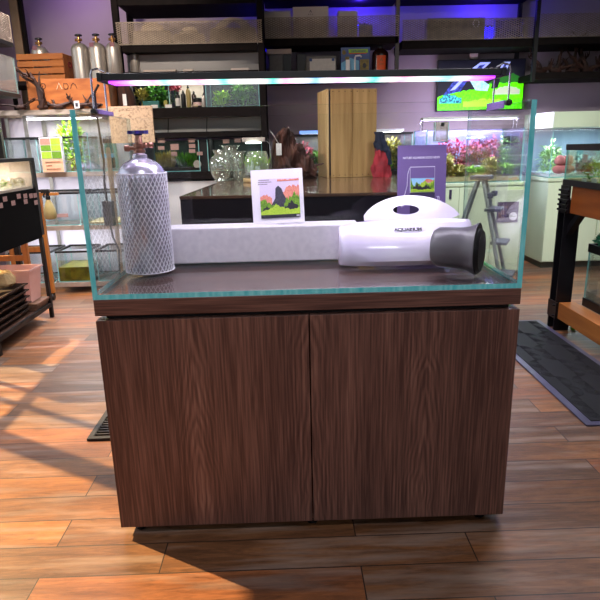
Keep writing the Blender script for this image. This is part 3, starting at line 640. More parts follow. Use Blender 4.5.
def vase(name, label, u, v, h, prof, y=None):
    p = atz(u, v, CZ) if y is None else aty(u, v, y)
    o = thing(name, label, 'vase', (p.x, p.y, CZ+.001), 0, None)
    pr = [(r_*h, z_*h) for r_, z_ in prof]; full = [(r_, z_) for r_, z_ in pr]+[(max(.001, r_-.004), z_+(.003 if i == 0 else 0)) for i, (r_, z_) in reversed(list(enumerate(pr)))]
    MB().lathe(full, n=28, caps=False).build('glass_body', 'vaseglass', o, smooth=True)
    return o
M['vaseglass'] = thin('vase_glass', (.96, .975, .95), .12, '#eeeedd', .09)
VP = [(.0, 0), (.2, 0), (.22, .03), (.2, .06), (.3, .2), (.36, .42), (.35, .6), (.27, .76), (.17, .84), (.19, .92), (.25, 1.0)]
VP2 = [(.0, 0), (.17, 0), (.19, .04), (.2, .3), (.24, .6), (.23, .76), (.2, .86), (.24, .95), (.31, 1.0)]
vase('glass_vase', 'round-bellied clear glass vase, nearest of the vases on the counter', 221, 181, .255, VP, 3.35)
vase('glass_vase', 'straight-sided clear glass vase behind the round-bellied vase on the counter', 232, 179, .29, VP2, 3.55)
vase('glass_vase', 'small clear glass vase between the straight vase and the moss jar', 239, 181, .24, VP2, 3.40)

# moss jar with its little lamp
p = aty(258, 183, 3.15)
tj = thing('moss_jar', 'tapered glass jar of bright moss on a wooden coaster on the counter', 'terrarium', (p.x, p.y, CZ+.001))
MB().lathe([(.115, 0), (.118, .004), (.118, .026), (.115, .03)], n=32).build('wooden_coaster', 'pinepalelit', tj, smooth=True)
jr = [(0, .032), (.108, .032), (.112, .038), (.112, .08), (.098, .17), (.078, .235)]
MB().lathe(jr+[(r_-.004, z_+.003) for r_, z_ in reversed(jr[1:])]+[(0, .037)], n=36, caps=False).build('glass_jar', 'vaseglass', tj, smooth=True)
MB().lathe([(.0, .04), (.104, .04), (.104, .062), (.06, .075), (0, .08)], n=24).build('soil', 'soil', tj, smooth=True)
grass(bush(MB(), .10, .075, .075, 500, .03, .012, rnd, base=(0, 0, .075)), .13, .07, .07, 260, .006, rnd, base=(0, 0, .07), lean=.35).build('moss', ['moss'], tj)
p = aty(272, 180, 3.12)
jl = thing('jar_lamp', 'small white clip lamp on a bent arm above the moss jar', 'lamp', (p.x, 3.29, CZ+.001))
MB().box(-.05, .03, -.03, .03, 0, .012).build('base', 'white', jl, bevel=.002)
MB().tube([(-.0, 0, .012), (-.005, 0, .15), (-.012, 0, .29), (-.03, 0, .312), (-.06, -.02, .318)], .005, 8).build('arm', 'chrome', jl, smooth=True)
MB().rbox(-.235, -.05, -.06, .02, .312, .345, .012).build('lamp_head', 'cardboard', jl, bevel=.002)
MB().lathe([(.0, -.003), (.062, -.002), (.066, .008), (.0, .012)], (-.145, -.022, .301), 24).build('diffuser', 'smalllamp', jl, smooth=True)

light('jar_lamp_glow', 'SPOT', (p.x-.145, 3.255, CZ+.295), 14, (.95, 1, .9), .03, target=(p.x-.145, 3.2, CZ), spot=R(100))
# rough driftwood stump with a price tag
p = aty(294, 175, 3.5)
ds = thing('driftwood_stump', 'big rough reddish driftwood stump with a white tag beside the moss jar', 'driftwood', (p.x, p.y, CZ+.001))
rg = random.Random(11); sv = []

HX = [(-.19, .20), (-.165, .33), (-.12, .385), (-.085, .415), (-.05, .40), (-.015, .385), (.01, .31), (.05, .285), (.085, .215), (.125, .20), (.155, .12), (.19, .06)]
nx_, na = 40, 26
for i in range(nx_+1):
    x = -.19+.38*i/nx_; k = max(j for j in range(len(HX)-1) if HX[j][0] <= x+1e-6); f = (x-HX[k][0])/(HX[k+1][0]-HX[k][0]); h = HX[k][1]+(HX[k+1][1]-HX[k][1])*f
    for q in range(na):
        t_ = 2*PI*q/na; c_, s__ = math.cos(t_), math.sin(t_)
        yy = .13*math.copysign(abs(c_)**.7, c_); zz = h*.5+h*.5*math.copysign(abs(s__)**.6, s__)
        d = _nz.noise(Vector((x*14, yy*16, zz*7)))*.05+_nz.noise(Vector((x*45, yy*40, zz*18)))*.03
        sv.append((x+d*.5, yy+d*(1 if c_ > 0 else -1), max(0, zz+d*(s__ > -.2))))
sm = MB().add(sv, [(i*na+k, i*na+(k+1) % na, (i+1)*na+(k+1) % na, (i+1)*na+k) for i in range(nx_) for k in range(na)]+[tuple(range(na-1, -1, -1)), tuple(nx_*na+k for k in range(na))])
so = sm.build('wood_block', 'wood_stump', ds, smooth=False)
for k in range(3):
    m_ = MB(); twig(m_, (.06+.05*k, -.05, .16-.03*k), (1, -.2, .25), .10, .014, rg, 0); m_.build('branch_stub', 'wood_stump', ds)
tg = MB().box(-.145, -.10, -.150, -.148, .20, .295).build('price_tag', 'labelwhite', ds)
MB().tube([(-.122, -.149, .29), (-.15, -.145, .34), (-.19, -.12, .40)], .0015, 5).build('tag_string', 'labelwhite', ds)

# tall pine crate
p = aty(331, 177, 3.62)
cr_ = thing('pine_crate', 'tall pale pine crate standing on the counter behind the tank', 'crate', (p.x-.045, 3.45, CZ+.001), R(9))
Wc, Dc, Hc = .43, .36, .72
for a, b in ((.03, .215), (.218, Wc)): MB().box(a, b, -.018, 0, .0, Hc).build('front_board', 'pine', cr_, bevel=.0015)
MB().box(.0, .018, .002, Dc, 0, Hc).build('side_board', 'pinepalelit', cr_, bevel=.0015)  # paler pine puts the light on the crate's side into its colour
MB().box(Wc-.018, Wc, .002, Dc, 0, Hc).build('side_board', 'pinepalelit', cr_, bevel=.0015)
MB().box(.0185, Wc-.0185, Dc-.018, Dc, 0, Hc).build('back_board', 'pine', cr_)
MB().box(.0185, Wc-.0185, .002, Dc-.0185, Hc-.03, Hc-.008).build('top_board', 'pine', cr_)
MB().box(.0185, .03, -.012, .0015, .02, Hc-.01).build('shadow_strip', 'darkgap', cr_)  # dark strip painted as the shadow between side and front boards
nl = MB()
for zz in (.02, Hc-.02):
    for k in range(8): nl.lathe([(.004, -.0195), (.004, -.0185)], (.05+.052*k, 0, zz), 8, 'y')
nl.build('nail_heads', 'blackmetal', cr_)['kind'] = 'stuff'

# red and navy cloth bag beside the crate
p = aty(383, 177, 3.45)
cb = thing('cloth_bag', 'crumpled red cloth bag with a navy top leaning on the pine crate', 'bag', (p.x-.022, 3.39, CZ+.001))
def cloth(z0, z1, w0, w1, dx0, dx1, seed, name, m):
    rg = random.Random(seed); n, na = 10, 26; vs = []
    for i in range(n+1):
        t_ = i/n; w = w0+(w1-w0)*t_; dx = dx0+(dx1-dx0)*t_
        for k in range(na): q = 2*PI*k/na; f = 1+.14*math.sin(7*q+2*t_)+.06*math.sin(13*q); f += .5*_nz.noise(Vector((math.cos(q)*2, math.sin(q)*2, t_*4+seed))); vs.append((dx+w*math.cos(q)*f, w*.55*math.sin(q)*f, z0+(z1-z0)*t_))
    MB().add(vs, [(i*na+k, i*na+(k+1) % na, (i+1)*na+(k+1) % na, (i+1)*na+k) for i in range(n) for k in range(na)]+[tuple(range(na-1, -1, -1)), tuple(n*na+k for k in range(na))]).build(name, m, cb, smooth=True)
cloth(.0, .235, .075, .045, .0, -.01, 5, 'red_body', 'red'); cloth(.215, .37, .055, .034, .0, -.03, 8, 'navy_hood', 'navy')
cloth(.10, .25, .03, .04, .055, .02, 9, 'navy_sleeve', 'navy')

# ================================================================== planted tank at the back wall behind the counter
def stand_box(name, label, x0, x1, y0, y1, z, m, cat='cabinet'):
    o = thing(name, label, cat, ((x0+x1)/2, y0, 0)); w2 = (x1-x0)/2
    MB().box(-w2, w2, 0, y1-y0, 0, z).build('body', m, o)
    return o
sb = stand_box('tank_stand', 'dark stand carrying the planted tank behind the pine crate', -.02, 1.15, 3.96, 4.37, .86, 'brownmetal', 'stand')
MB().box(-.55, -.01, -.012, -.001, .06, .84).build('door', 'brownmetal', sb); MB().box(.01, .55, -.012, -.001, .06, .84).build('door', 'brownmetal', sb)
kt = thing('planted_tank', 'long planted tank with pale rim lights seen either side of the pine crate', 'aquarium', (.565, 3.97, .861))
glass_tank(kt, 1.15, .38, .40, 'glasslow', 'black', .014)
MB().box(-.565, .565, .01, .37, .007, .05).build('substrate', 'soil', kt)
MB().box(-.567, .567, .008, .372, .0505, .33).build('water', 'water', kt)
kl = thing('tank_light', 'white light bar lying across the planted tank behind the crate', 'aquarium light', (.585, 4.10, 1.268))
MB().box(-.50, .50, 0, .10, .006, .030).build('housing', 'white', kl, bevel=.002); MB().box(-.48, .48, .01, .09, .001, .0055).build('diffuser', 'tubelamp', kl)
MB().box(-.50, .0, -.012, -.001, .0, .03).build('blue_header', 'glowblue', kl)
light('tank_light_glow', 'AREA', (.585, 4.15, 1.26), 7, (.95, 1, .92), .9, .06, target=(.585, 4.15, 0))
def plant(name, label, x, y, z, m, kind, h, r_, n, L, W, seed, group=None, ry=None):
    o = bush(MB(), h, r_, ry or r_, n, L, W, random.Random(seed)) if kind == 'bush' else grass(MB(), h, r_, ry or r_, n, W, random.Random(seed), lean=.25)
    return solo(o, name, m, label, 'plant', (x, y, z), 0, group)
zb = .914
for i, (px, m, h, lab) in enumerate(((-.47, 'pinkleaf', .27, 'pink stem plant left of the driftwood top'), (-.33, 'green', .20, 'green leafy plant left of the pine crate'), (-.21, 'green2', .22, 'dark green plant touching the pine crate'), (.27, 'yellowg', .30, 'tall yellow stem plant right of the crate'), (.40, 'yellowg', .30, 'bushy yellow-green plant behind the red cloth bag'), (.5, 'green2', .2, 'dark green plant in the right corner'))):
    plant('aquarium_plant', lab+' in the back planted tank', .585+px, 4.16, zb, m, 'bush', h, .085, 420, .05, .022, 20+i, 'plants in the back planted tank')
plant('aquarium_plant', 'low bright green plant at the front right of the back planted tank', .90, 4.03, zb, 'lime', 'bush', .09, .05, 150, .04, .018, 30, 'plants in the back planted tank')

# ================================================================== white cabinet with the large red-planted tank
c1 = thing('white_cabinet', 'wide mint-white cabinet under the large red-planted tank', 'cabinet', (1.615, 3.5, 0))
MB().box(-.445, .445, .02, .62, .0, .785).build('body', 'mint', c1); MB().box(-.452, .452, 0, .63, .786, .812).build('worktop', 'mint', c1, bevel=.002)
for a, b in ((-.44, -.15), (-.147, .147), (.15, .44)): MB().box(a, b, .0, .0195, .02, .775).build('door', 'mintdoor', c1, bevel=.002)
pi_ = thing('shop_print', 'square dark photo print with a round white sticker on the mint cabinet door', 'print', (1.905, 3.492, .462))
MB().box(-.095, .095, 0, .004, 0, .18).build('card', 'p_dark', pi_)
M['p_purp'] = mat('print_mauve', '#5d4a58', '#332a3a', 14, .5); M['p_brown'] = mat('print_brown', '#7a5848', '#4a3430', 18, .5)
picture('photo', .186, .174, [('p_purp', RECT), ('p_brown', rect(.05, .1, .35, .6)), ('p_dark', rect(.4, .2, .8, .45)), ('p_brown', rect(.1, .7, .5, .85)), ('posterdark', rect(.2, .28, .6, .36))], pi_, -.0008, -.093, .003)
MB().lathe([(.036, -.0045), (.036, -.003)], (.05, 0, .052), 24, 'y').build('sticker', 'paper', pi_)
solo(MB().box(-.011, .011, 0, .004, -.04, .04), 'door_sign', 'posterdark', 'small dark purple sign on the mint cabinet beside the violet poster', 'sign', (1.386, 3.493, .72))

bt = thing('red_planted_tank', 'large rimless tank of red plants on the mint-white cabinet', 'aquarium', (1.60, 3.56, .813))
glass_tank(bt, .86, .50, .46, 'glasslow', None, t=.01)
MB().box(-.418, .418, .012, .488, .0105, .05).build('substrate', 'sand', bt); MB().box(-.419, .419, .0115, .489, .0505, .41).build('water', 'water', bt)
MB().box(-.42, .42, .5015, .504, .0, .46).build('back_film', 'lilaclitback', bt)  # purple lamplight behind the tank is painted into this sheet's colour
bl = thing('tank_light', 'slim white light bar on clear legs over the red-planted tank', 'aquarium light', (1.60, 3.80, 1.274))
MB().box(-.42, .44, -.05, .05, .085, .105).build('housing', 'white', bl, bevel=.002); MB().box(-.41, .43, -.045, .045, .0805, .0845).build('diffuser', 'lilaclamp', bl)
for x in (-.42, .432): MB().tube([(x, -.04, 0), (x, -.04, .09)], .004, 8).tube([(x, .04, 0), (x, .04, .09)], .004, 8).build('leg', 'chrome', bl)
light('red_tank_glow', 'AREA', (1.60, 3.80, 1.35), 26, (.82, .80, 1), .8, .08, target=(1.6, 3.80, 0))
light('red_tank_wall_glow', 'AREA', (1.60, 3.86, 1.385), 5, (.66, .55, 1), .8, .05, target=(1.6, 4.4, 1.45))
bx = thing('breeder_box', 'clear plastic hang-on box with a black knob on the red-planted tank', 'hang-on box', (1.285, 3.548, 1.20))
pane('front_pane', (-.055, .055, -.06, -.056, -.03, .13), 'frost', 'edgelight', bx); pane('back_pane', (-.055, .055, -.004, 0, -.03, .13), 'frost', 'edgelight', bx)
pane('side_pane', (-.059, -.055, -.06, 0, -.03, .13), 'frost', 'edgelight', bx); pane('side_pane', (.055, .059, -.06, 0, -.03, .13), 'frost', 'edgelight', bx); pane('bottom_pane', (-.055, .055, -.056, -.004, -.034, -.03), 'frost', 'edgelight', bx)
MB().lathe([(.012, .0), (.016, .004), (.016, .02), (.01, .026)], (0, -.088, .11), 14, 'y').build('knob', 'black', bx); MB().tube([(0, -.0, .133), (0, .02, .135), (0, .02, .09)], .004, 6).build('hook', 'white', bx)
rs = 40
for i, (px, py, h, m, rr, lab) in enumerate(((-.34, .20, .24, 'redleaf', .075, 'dark red bush at the left end'), (-.33, .09, .16, 'pinkleaf', .085, 'round pink bush at the front left'), (-.17, .34, .34, 'redleaf', .07, 'red stem clump behind the wooden step'), (-.05, .33, .33, 'redleaf', .08, 'crimson stem clump left of centre'), (.06, .36, .31, 'pinkleaf', .075, 'pink stem clump at the middle back'), (.17, .36, .33, 'redleaf', .075, 'crimson clump right of the middle'), (.28, .36, .34, 'pinkleaf', .07, 'tall pink clump near the right end'), (.37, .30, .33, 'paleleaf', .045, 'pale tall stem at the right end'),
        (-.2, .2, .2, 'yellowg', .06, 'tan arching plant beside the dark red bush'), (-.12, .13, .09, 'yellowg', .08, 'low yellow carpet clump left of centre'), (.04, .14, .07, 'lime', .09, 'low lime carpet clump at the middle front'), (.2, .15, .08, 'yellowg', .09, 'low yellow carpet clump right of centre'), (.33, .15, .09, 'lime', .07, 'low lime clump in the right front corner'), (.22, .24, .15, 'yellowg', .05, 'yellow rounded plant under the tall pink clump'))):
    plant('aquarium_plant', lab+' of the red-planted tank', 1.60+px, 3.56+py, .8635, m, 'bush', h, rr, 420, .042, .02, rs+i, 'plants in the red-planted tank')
for i, (px, py, s_, lab) in enumerate(((.10, .22, .06, 'pale rock in the middle'), (.0, .23, .045, 'grey rock left of the pale rock'), (.3, .24, .05, 'grey rock under the tall pale stem'))):
    solo(MB().blob((0, 0, s_*.7), s_*1.3, s_*.8, s_*.8, 10, 7, .12, random.Random(i), -s_*.7), 'rock', 'rock', lab+' of the red-planted tank', 'rock', (1.60+px, 3.56+py, .8635), group='rocks in the red-planted tank')
solo(MB().box(-.03, .03, -.012, .012, 0, .085), 'filter_box', 'black', 'small black box inside the right end of the red-planted tank', 'filter', (1.985, 3.85, 1.12), bevel=.002)

# step ladder in front of the cabinet
ld = thing('step_ladder', 'small folding aluminium step ladder in front of the mint cabinet', 'step ladder', (1.45, 2.85, 0), R(62))
for sx in (-1, 1):
    MB().tube([(.14*sx+.01, -.22, .0), (.055*sx+.02, .0, .90)], .014, 8, flat=.6).build('front_leg', 'laddergrey', ld, smooth=True)
    MB().tube([(.15*sx+.02, .30, .0), (.06*sx+.015, .04, .88)], .011, 8, flat=.6).build('rear_leg', 'laddergrey', ld, smooth=True)
MB().box(-.065, .095, -.06, .09, .885, .915).build('top_step', 'ladderstep', ld, bevel=.006)
for z, y in ((.65, -.06), (.40, -.12), (.15, -.18)):
    MB().box(-.10+.02, .10+.03, y-.09, y+.03, z, z+.022).build('step', 'ladderstep', ld, bevel=.004)
for sx in (-1, 1):
    MB().box(-.028, .028, -.02, .02, -.02, .02, Matrix.Translation((.10*sx-.02, -.075, .775))).build('hinge', 'ladderstep', ld, bevel=.006)

# ================================================================== second white cabinet with hooded tank at the right
c2 = thing('corner_cabinet', 'tall mint-white cabinet at the right under the hooded tank', 'cabinet', (2.78, 3.6, 0))
MB().box(-.48, .48, .02, .66, .06, .80).build('body', 'mint', c2); MB().box(-.46, .46, .05, .64, 0, .06).build('plinth', 'mintgap', c2)
MB().box(-.49, .49, 0, .67, .801, .832).build('worktop', 'mint', c2, bevel=.002)
for a, b in ((-.48, -.003), (.003, .48)): MB().box(a, b, .0, .0195, .07, .79).build('door', 'mintdoor', c2, bevel=.002)
ht = thing('hooded_tank', 'tank with a white hood and bluish glass on the corner cabinet', 'aquarium', (2.78, 3.61, .833))
glass_tank(ht, .96, .62, .43, 'glasslow', None, t=.008)
MB().box(-.472, .472, .01, .61, .0085, .03).build('substrate', 'white', ht); MB().box(-.472, .472, .0095, .611, .0305, .39).build('water', 'water', ht)
MB().box(-.485, .485, -.004, .63, .431, .565).build('hood', 'mint', ht, bevel=.003)
MB().box(-.48, .48, .6215, .6245, .01, .42).build('back_film', 'palebacking', ht)  # pale sheet added behind the tank to lighten its dark interior
light('hooded_tank_glow', 'AREA', (2.78, 3.9, 1.255), 16, (.85, .95, 1), .8, .1, target=(2.78, 3.9, 0))
light('hooded_tank_side_glow', 'AREA', (2.22, 3.92, 1.39), 3, (.66, .58, 1), .3, .05, target=(2.3, 3.9, 1.3))
plant('aquarium_plant', 'pale leafy plant at the left end of the hooded tank', 2.41, 3.86, .864, 'paleleaf', 'bush', .27, .075, 300, .06, .025, 61)
for i, (px, py, s_, lab) in enumerate(((2.42, 3.68, .055, 'left'), (2.50, 3.70, .06, 'right'))):
    o = thing('coral_ornament', 'round pink ornament, the %s of two in the hooded tank' % lab, 'ornament', (px, py, .864))
    MB().blob((0, 0, .115), s_*.85, s_*.7, s_*.85, 14, 9, .1, random.Random(i)).build('upper_lump', 'pinkrock', o, smooth=True); MB().blob((0, 0, .04), s_*1.1, s_*.8, .04, 14, 9, .05, random.Random(i+3), -.04).build('lower_lump', 'pinkrock', o, smooth=True)
for i, (px, h, m, lab) in enumerate(((2.60, .15, 'white', 'white flower-like ornament beside the pink ornaments'), (2.66, .12, 'cyanpack', 'pale blue coral ornament next to the white one'), (2.72, .14, 'white', 'white branched ornament behind the small green tank'))):
    solo(bush(MB(), h, .05, .05, 160, .05, .03, random.Random(70+i)), 'coral_ornament', m, lab+' in the hooded tank', 'ornament', (px, 3.72, .864))
plant('aquarium_plant', 'small green plant among the ornaments of the hooded tank', 2.64, 3.68, .864, 'green', 'bush', .10, .035, 90, .04, .02, 75)

# ================================================================== television on the back wall
tv = thing('television', 'wall-mounted television showing a green aquascape above the red-planted tank', 'television', (1.875, 4.335, 1.455))
MB().box(-.43, .43, 0, .035, 0, .475).build('casing', 'black', tv, bevel=.003); MB().box(-.2, .2, .036, .064, .1, .36).build('wall_bracket', 'blackmetal', tv)
M['t_green'] = mat('screen_green', (.16, .98, .0), (.05, .72, .0), 45, .4, emit=1.0); M['t_black'] = emis('screen_black', (.004, .004, .012), .5); M['t_blue'] = emis('screen_blue', (.34, .40, .86), .9)
M['t_navy'] = mat('screen_navy', (.05, .08, .5), (.0, .0, .03), 30, .4, emit=.9); M['t_pale'] = mat('screen_pale', (.5, .8, .88), (.2, .45, .6), 30, .4, emit=.9); M['t_teal'] = mat('screen_teal', (.05, .5, .5), (.0, .08, .12), 60, .4, emit=.8, contrast=(.4, .55)); M['t_dgreen'] = emis('screen_dark_green', (.01, .13, .01), .8); M['t_sage'] = emis('screen_sage', (.45, .52, .36), .8); M['t_lime'] = emis('screen_lime', (.28, 1.0, .02), 1.0)
rg = random.Random(5)
lay = [('t_black', RECT), ('t_dgreen', jag(.6, 1, .4, [.55, .66, .72, .6], rg, 12, .02)), ('t_green', jag(0, 1, 0, [.28, .36, .40, .46, .55, .52, .56], rg, 30, .02)),
       ('t_navy', [(.06, .3), (.26, .38), (.34, .6), (.42, .74), (.30, .72), (.16, .55)]), ('t_blue', [(.14, .4), (.2, .42), (.36, .72), (.30, .70)]), ('t_pale', [(.36, .62), (.44, .40), (.58, .38), (.60, .5), (.5, .62), (.46, .72), (.38, .74)]),
       ('t_blue', [(.34, .76), (.42, .76), (.54, .86), (.60, .96), (.48, .96), (.40, .86)]), ('t_navy', [(.42, .8), (.5, .84), (.54, .92), (.47, .9)]), ('t_blue', [(.68, .74), (.78, .76), (.83, .96), (.75, .96)]), ('t_navy', [(.72, .78), (.76, .78), (.79, .92), (.76, .92)]),
       ('t_teal', jag(.02, .28, .14, [.26, .34, .30, .24], rg, 12, .03)), ('t_black', [(.62, .42), (.70, .44), (.72, .62), (.64, .64)]), ('t_sage', jag(.64, .96, .30, [.38, .46, .48, .40], rg, 14, .015)), ('t_lime', jag(.3, .75, .06, [.16, .22, .2], rg, 16, .02))]
picture('screen', .842, .453, lay, tv, -.0008, -.421, .011)
solo(MB().box(-.04, .04, 0, .04, 0, .06), 'wall_socket', 'cardboard', 'small white box on the wall just above the television', 'wall box', (1.80, 4.358, 1.935), bevel=.003)

# ================================================================== dark shelving along the back wall
def shelf_board(name, label, x0, x1, y0, y1, z0, z1, m='brownmetal'):
    return solo(MB().box(-(x1-x0)/2, (x1-x0)/2, 0, y1-y0, 0, z1-z0), name, m, label, 'shelf', ((x0+x1)/2, y0, z0), bevel=.002)
sh = thing('shelving_unit', 'dark steel shelving unit behind the left half of the display aquarium', 'shelving', (-.82, 3.6, 0))
for x in (-.60, .585):
    for y in (0, .47): MB().box(x-.025, x+.025, y, y+.05, 0, 2.62).build('post', 'brownmetal', sh)
for z0, z1 in ((.90, .965), (1.255, 1.30), (1.42, 1.50), (1.745, 1.79), (1.945, 2.0), (2.30, 2.36)):
    b = MB().box(-.57, .555, 0, .52, z0, z1); b.build('shelf', 'brownmetal', sh)
MB().box(-.57, .555, .02, .5, .05, .88).build('base_panel', 'wallwhite', sh)
for z0, z1 in ((1.3005, 1.4195), (1.7905, 1.9445)): MB().box(-.57, .555, .14, .15, z0, z1).build('back_panel', 'greycard2', sh)
for x in (-.27, .07): MB().tube([(x, .135, 1.302), (x+.006, .133, 1.35), (x+.012, .135, 1.418)], .004, 6).build('cord', 'cord', sh, smooth=True)
lm = expanded(MB(), -.60, .60, 2.005, 2.17, -.008, .038, .0165, .0062)
lm.box(-.60, .60, -.009, -.003, 2.0, 2.006).box(-.60, .60, -.009, -.003, 2.168, 2.174); lm.build('mesh_lip', 'lips', sh)
m2 = thing('mesh_shelf', 'dark wall shelf with a mesh lip and a lower board left of the television', 'shelf', (.39, 4.0, 0))
MB().box(-.60, .60, 0, .385, 2.035, 2.095).build('upper_board', 'brownmetal', m2); MB().box(-.60, .575, 0, .385, 1.735, 1.785).build('lower_board', 'brownmetal', m2)
MB().box(.576, .61, .0, .03, 1.735, 2.42).build('post', 'bottlebrown', m2); MB().box(-.60, .61, 0, .385, 2.42, 2.48).build('top_board', 'brownmetal', m2); MB().box(-.62, -.601, 0, .03, 1.7, 2.5).build('post', 'brownmetal', m2)
lm = expanded(MB(), -.60, .605, 2.10, 2.262, -.008, .042, .0185, .0062); lm.box(-.6, .605, -.009, -.003, 2.095, 2.1005).box(-.6, .605, -.009, -.003, 2.261, 2.266); lm.build('mesh_lip', 'lips', m2)
m3 = thing('mesh_shelf', 'dark wall shelf with a mesh lip running above the television', 'shelf', (1.63, 4.0, 0))
MB().box(-.605, .60, 0, .385, 1.985, 2.055).build('board', 'brownmetal', m3); MB().box(-.605, .60, 0, .385, 2.42, 2.48).build('top_board', 'brownmetal', m3)
lm = expanded(MB(), -.605, .60, 2.06, 2.222, -.008, .042, .0185, .0062); lm.box(-.605, .6, -.009, -.003, 2.055, 2.0605).box(-.605, .6, -.009, -.003, 2.221, 2.226); lm.build('mesh_lip', 'lips', m3)
m4 = thing('mesh_shelf', 'two-level dark shelf holding driftwood at the far right', 'shelf', (2.86, 3.93, 0))
MB().box(-.62, .62, 0, .455, 1.70, 1.755).build('lower_board', 'brownmetal', m4); MB().box(-.62, .62, 0, .455, 1.99, 2.05).build('upper_board', 'brownmetal', m4); MB().box(-.655, -.622, 0, .035, 1.68, 2.5).build('post', 'blackmetal', m4); MB().box(-.655, -.622, .42, .455, 1.68, 2.5).build('post', 'blackmetal', m4)
MB().box(.622, .655, 0, .035, 1.68, 2.5).build('post', 'blackmetal', m4)
lm = expanded(MB(), -.62, .62, 2.05, 2.24, -.008, .042, .0185, .0062); lm.box(-.62, .62, -.009, -.003, 2.048, 2.052); lm.build('mesh_lip', 'lips', m4)

# blue lamps behind the mesh lips
for i, (x, y, z, e, lab) in enumerate(((-.32, 4.2, 2.26, 5, 'blue lamp on the top shelf beside the white arched bag'), (.66, 4.25, 2.30, 5, 'blue lamp on the mesh-lipped shelf behind the white boxes'), (1.83, 4.25, 2.27, 6, 'blue lamp on the shelf beside the long grey box'))):
    e *= (1.0 if i == 0 else 1.8); o = thing('blue_lamp', lab, 'lamp', (x, y, z-.26 if i == 0 else (2.096 if i == 1 else 2.056)), 0, 'blue lamps on the top shelves')
    hgt = .16
    MB().box(-.1, .1, .02, .05, 0, hgt).build('housing', 'black', o); MB().box(-.11, .11, -.02, .0195, .02, hgt-.02).build('tube', 'bluelamp', o)
    light('blue_lamp_glow', 'POINT', (x, y-.1, z+.08), e, (.05, .02, 1), .05)

# on the meshed top shelf of the shelving unit
def arch_bag(name, label, x, y, z, w, h, hole, m):
    o = thing(name, label, 'bag', (x, y, z)); n = 30
    body = MB(); k = [(-w/2, 0), (w/2, 0), (w*.46, h*.62), (-w*.46, h*.62)]
    body.prism(k, -.06, .06, Matrix(((1, 0, 0, 0), (0, 0, -1, 0), (0, 1, 0, 0), (0, 0, 0, 1)))); body.build('body', m, o, bevel=.015)
    if hole:
        vs = []
        for yy in (-.002, .002):
            vs += [(w*.36*math.cos(PI*i/n), yy, h*.62+h*.38*math.sin(PI*i/n)) for i in range(n+1)]+[(w*.13*math.cos(PI*i/n), yy, h*.68+h*.15*math.sin(PI*i/n)) for i in range(n+1)]
        a = n+1; fs = []
        for i in range(n): fs += [(i, i+1, a+i+1, a+i), (2*a+i+1, 2*a+i, 3*a+i, 3*a+i+1), (i+1, i, 2*a+i, 2*a+i+1), (a+i, a+i+1, 3*a+i+1, 3*a+i)]
        MB().add(vs, fs).build('handle_flap', m, o)
    else: MB().blob((0, 0, h*.62), w*.30, .05, h*.36, 12, 8, .08, rnd, 0).build('gathered_top', m, o)
    return o
M['bagcream'] = mat('cream_film', '#c9b096', '#b09880', 6, .4, bump=.2)
arch_bag('substrate_bag', 'rumpled pale bag at the left end of the meshed shelf', -1.16, 3.78, 2.001, .34, .21, False, 'bagcream')
arch_bag('substrate_bag', 'pale bag between the rumpled bag and the arched bag', -.85, 3.78, 2.001, .28, .165, False, 'bagcream')
arch_bag('substrate_bag', 'arched pale bag with a carry hole on the meshed shelf', -.47, 3.78, 2.001, .42, .23, True, 'bagcream')
for i, (x, w_, lab) in enumerate(((-1.1, .28, 'pale lamp housing lying at the left of the shelf above the light bar'), (-.86, .09, 'small pale lamp puck in the middle of the shelf above the light bar'), (-.42, .16, 'short pale lamp housing at the right of the shelf above the light bar'))):
    solo(MB().rbox(-w_/2, w_/2, 0, .08, 0, .018, .012), 'lamp_housing', 'cardboard', lab, 'lamp', (x, 3.63, 1.791), bevel=.002)

# tanks and bottles on the shelf under the light bar
bk1 = thing('shelf_tank', 'dark-backed glass tank of ferns at the left of the unit, upper row', 'aquarium', (-1.195, 3.63, 1.501))
glass_tank(bk1, .325, .36, .225, 'glasslow', None); MB().box(-.155, .155, .346, .352, .007, .22).build('back_film', 'navy', bk1)
bk2 = thing('shelf_tank', 'dark-backed glass tank of bright plants at the right of the unit, upper row', 'aquarium', (-.495, 3.63, 1.501))
glass_tank(bk2, .46, .36, .225, 'glasslow', None); MB().box(-.223, .223, .346, .352, .007, .22).build('back_film', 'black', bk2)
for i, (x, y, z, m, h, r_, n, lab) in enumerate(((-1.29, 3.72, 1.509, 'yellowg', .17, .045, 130, 'yellow flowering plant at the left of the fern tank'), (-1.19, 3.80, 1.509, 'green', .20, .085, 260, 'green fern filling the middle of the fern tank'), (-1.095, 3.78, 1.509, 'green2', .11, .05, 140, 'low dark plant at the right of the fern tank'), (-.60, 3.76, 1.509, 'lime', .115, .055, 200, 'small lime plant left in the bright plant tank'), (-.41, 3.78, 1.509, 'green', .205, .085, 340, 'tall green plant right in the bright plant tank'))):
    plant('shelf_plant', lab, x, y, z, m, 'bush', h, r_, n, .05, .022, 90+i, 'plants on the upper row of the unit')
solo(MB().box(-.07, .07, -.03, .03, 0, .055), 'plastic_tub', 'tealtub', 'shallow teal tub in front of the fern tank plants', 'tub', (-1.20, 3.675, 1.508), bevel=.004)
solo(MB().blob((0, 0, .0), .02, .02, .03, 10, 8), 'lemon_ornament', 'yellowg', 'small yellow lump beside the white tag in the fern tank', 'ornament', (-1.075, 3.66, 1.538), smooth=True)
for x, lab in ((-1.165, 'white price card under the green fern'), (-1.045, 'white price card beside the yellow lump')):
    solo(MB().box(-.028, .028, 0, .002, 0, .028), 'price_card', 'labelwhite', lab, 'price card', (x, 3.62, 1.501))
fl = thing('flower_vase', 'pink carnation-like bloom on a stem above the bottles', 'flower', (-1.0, 3.72, 1.501))
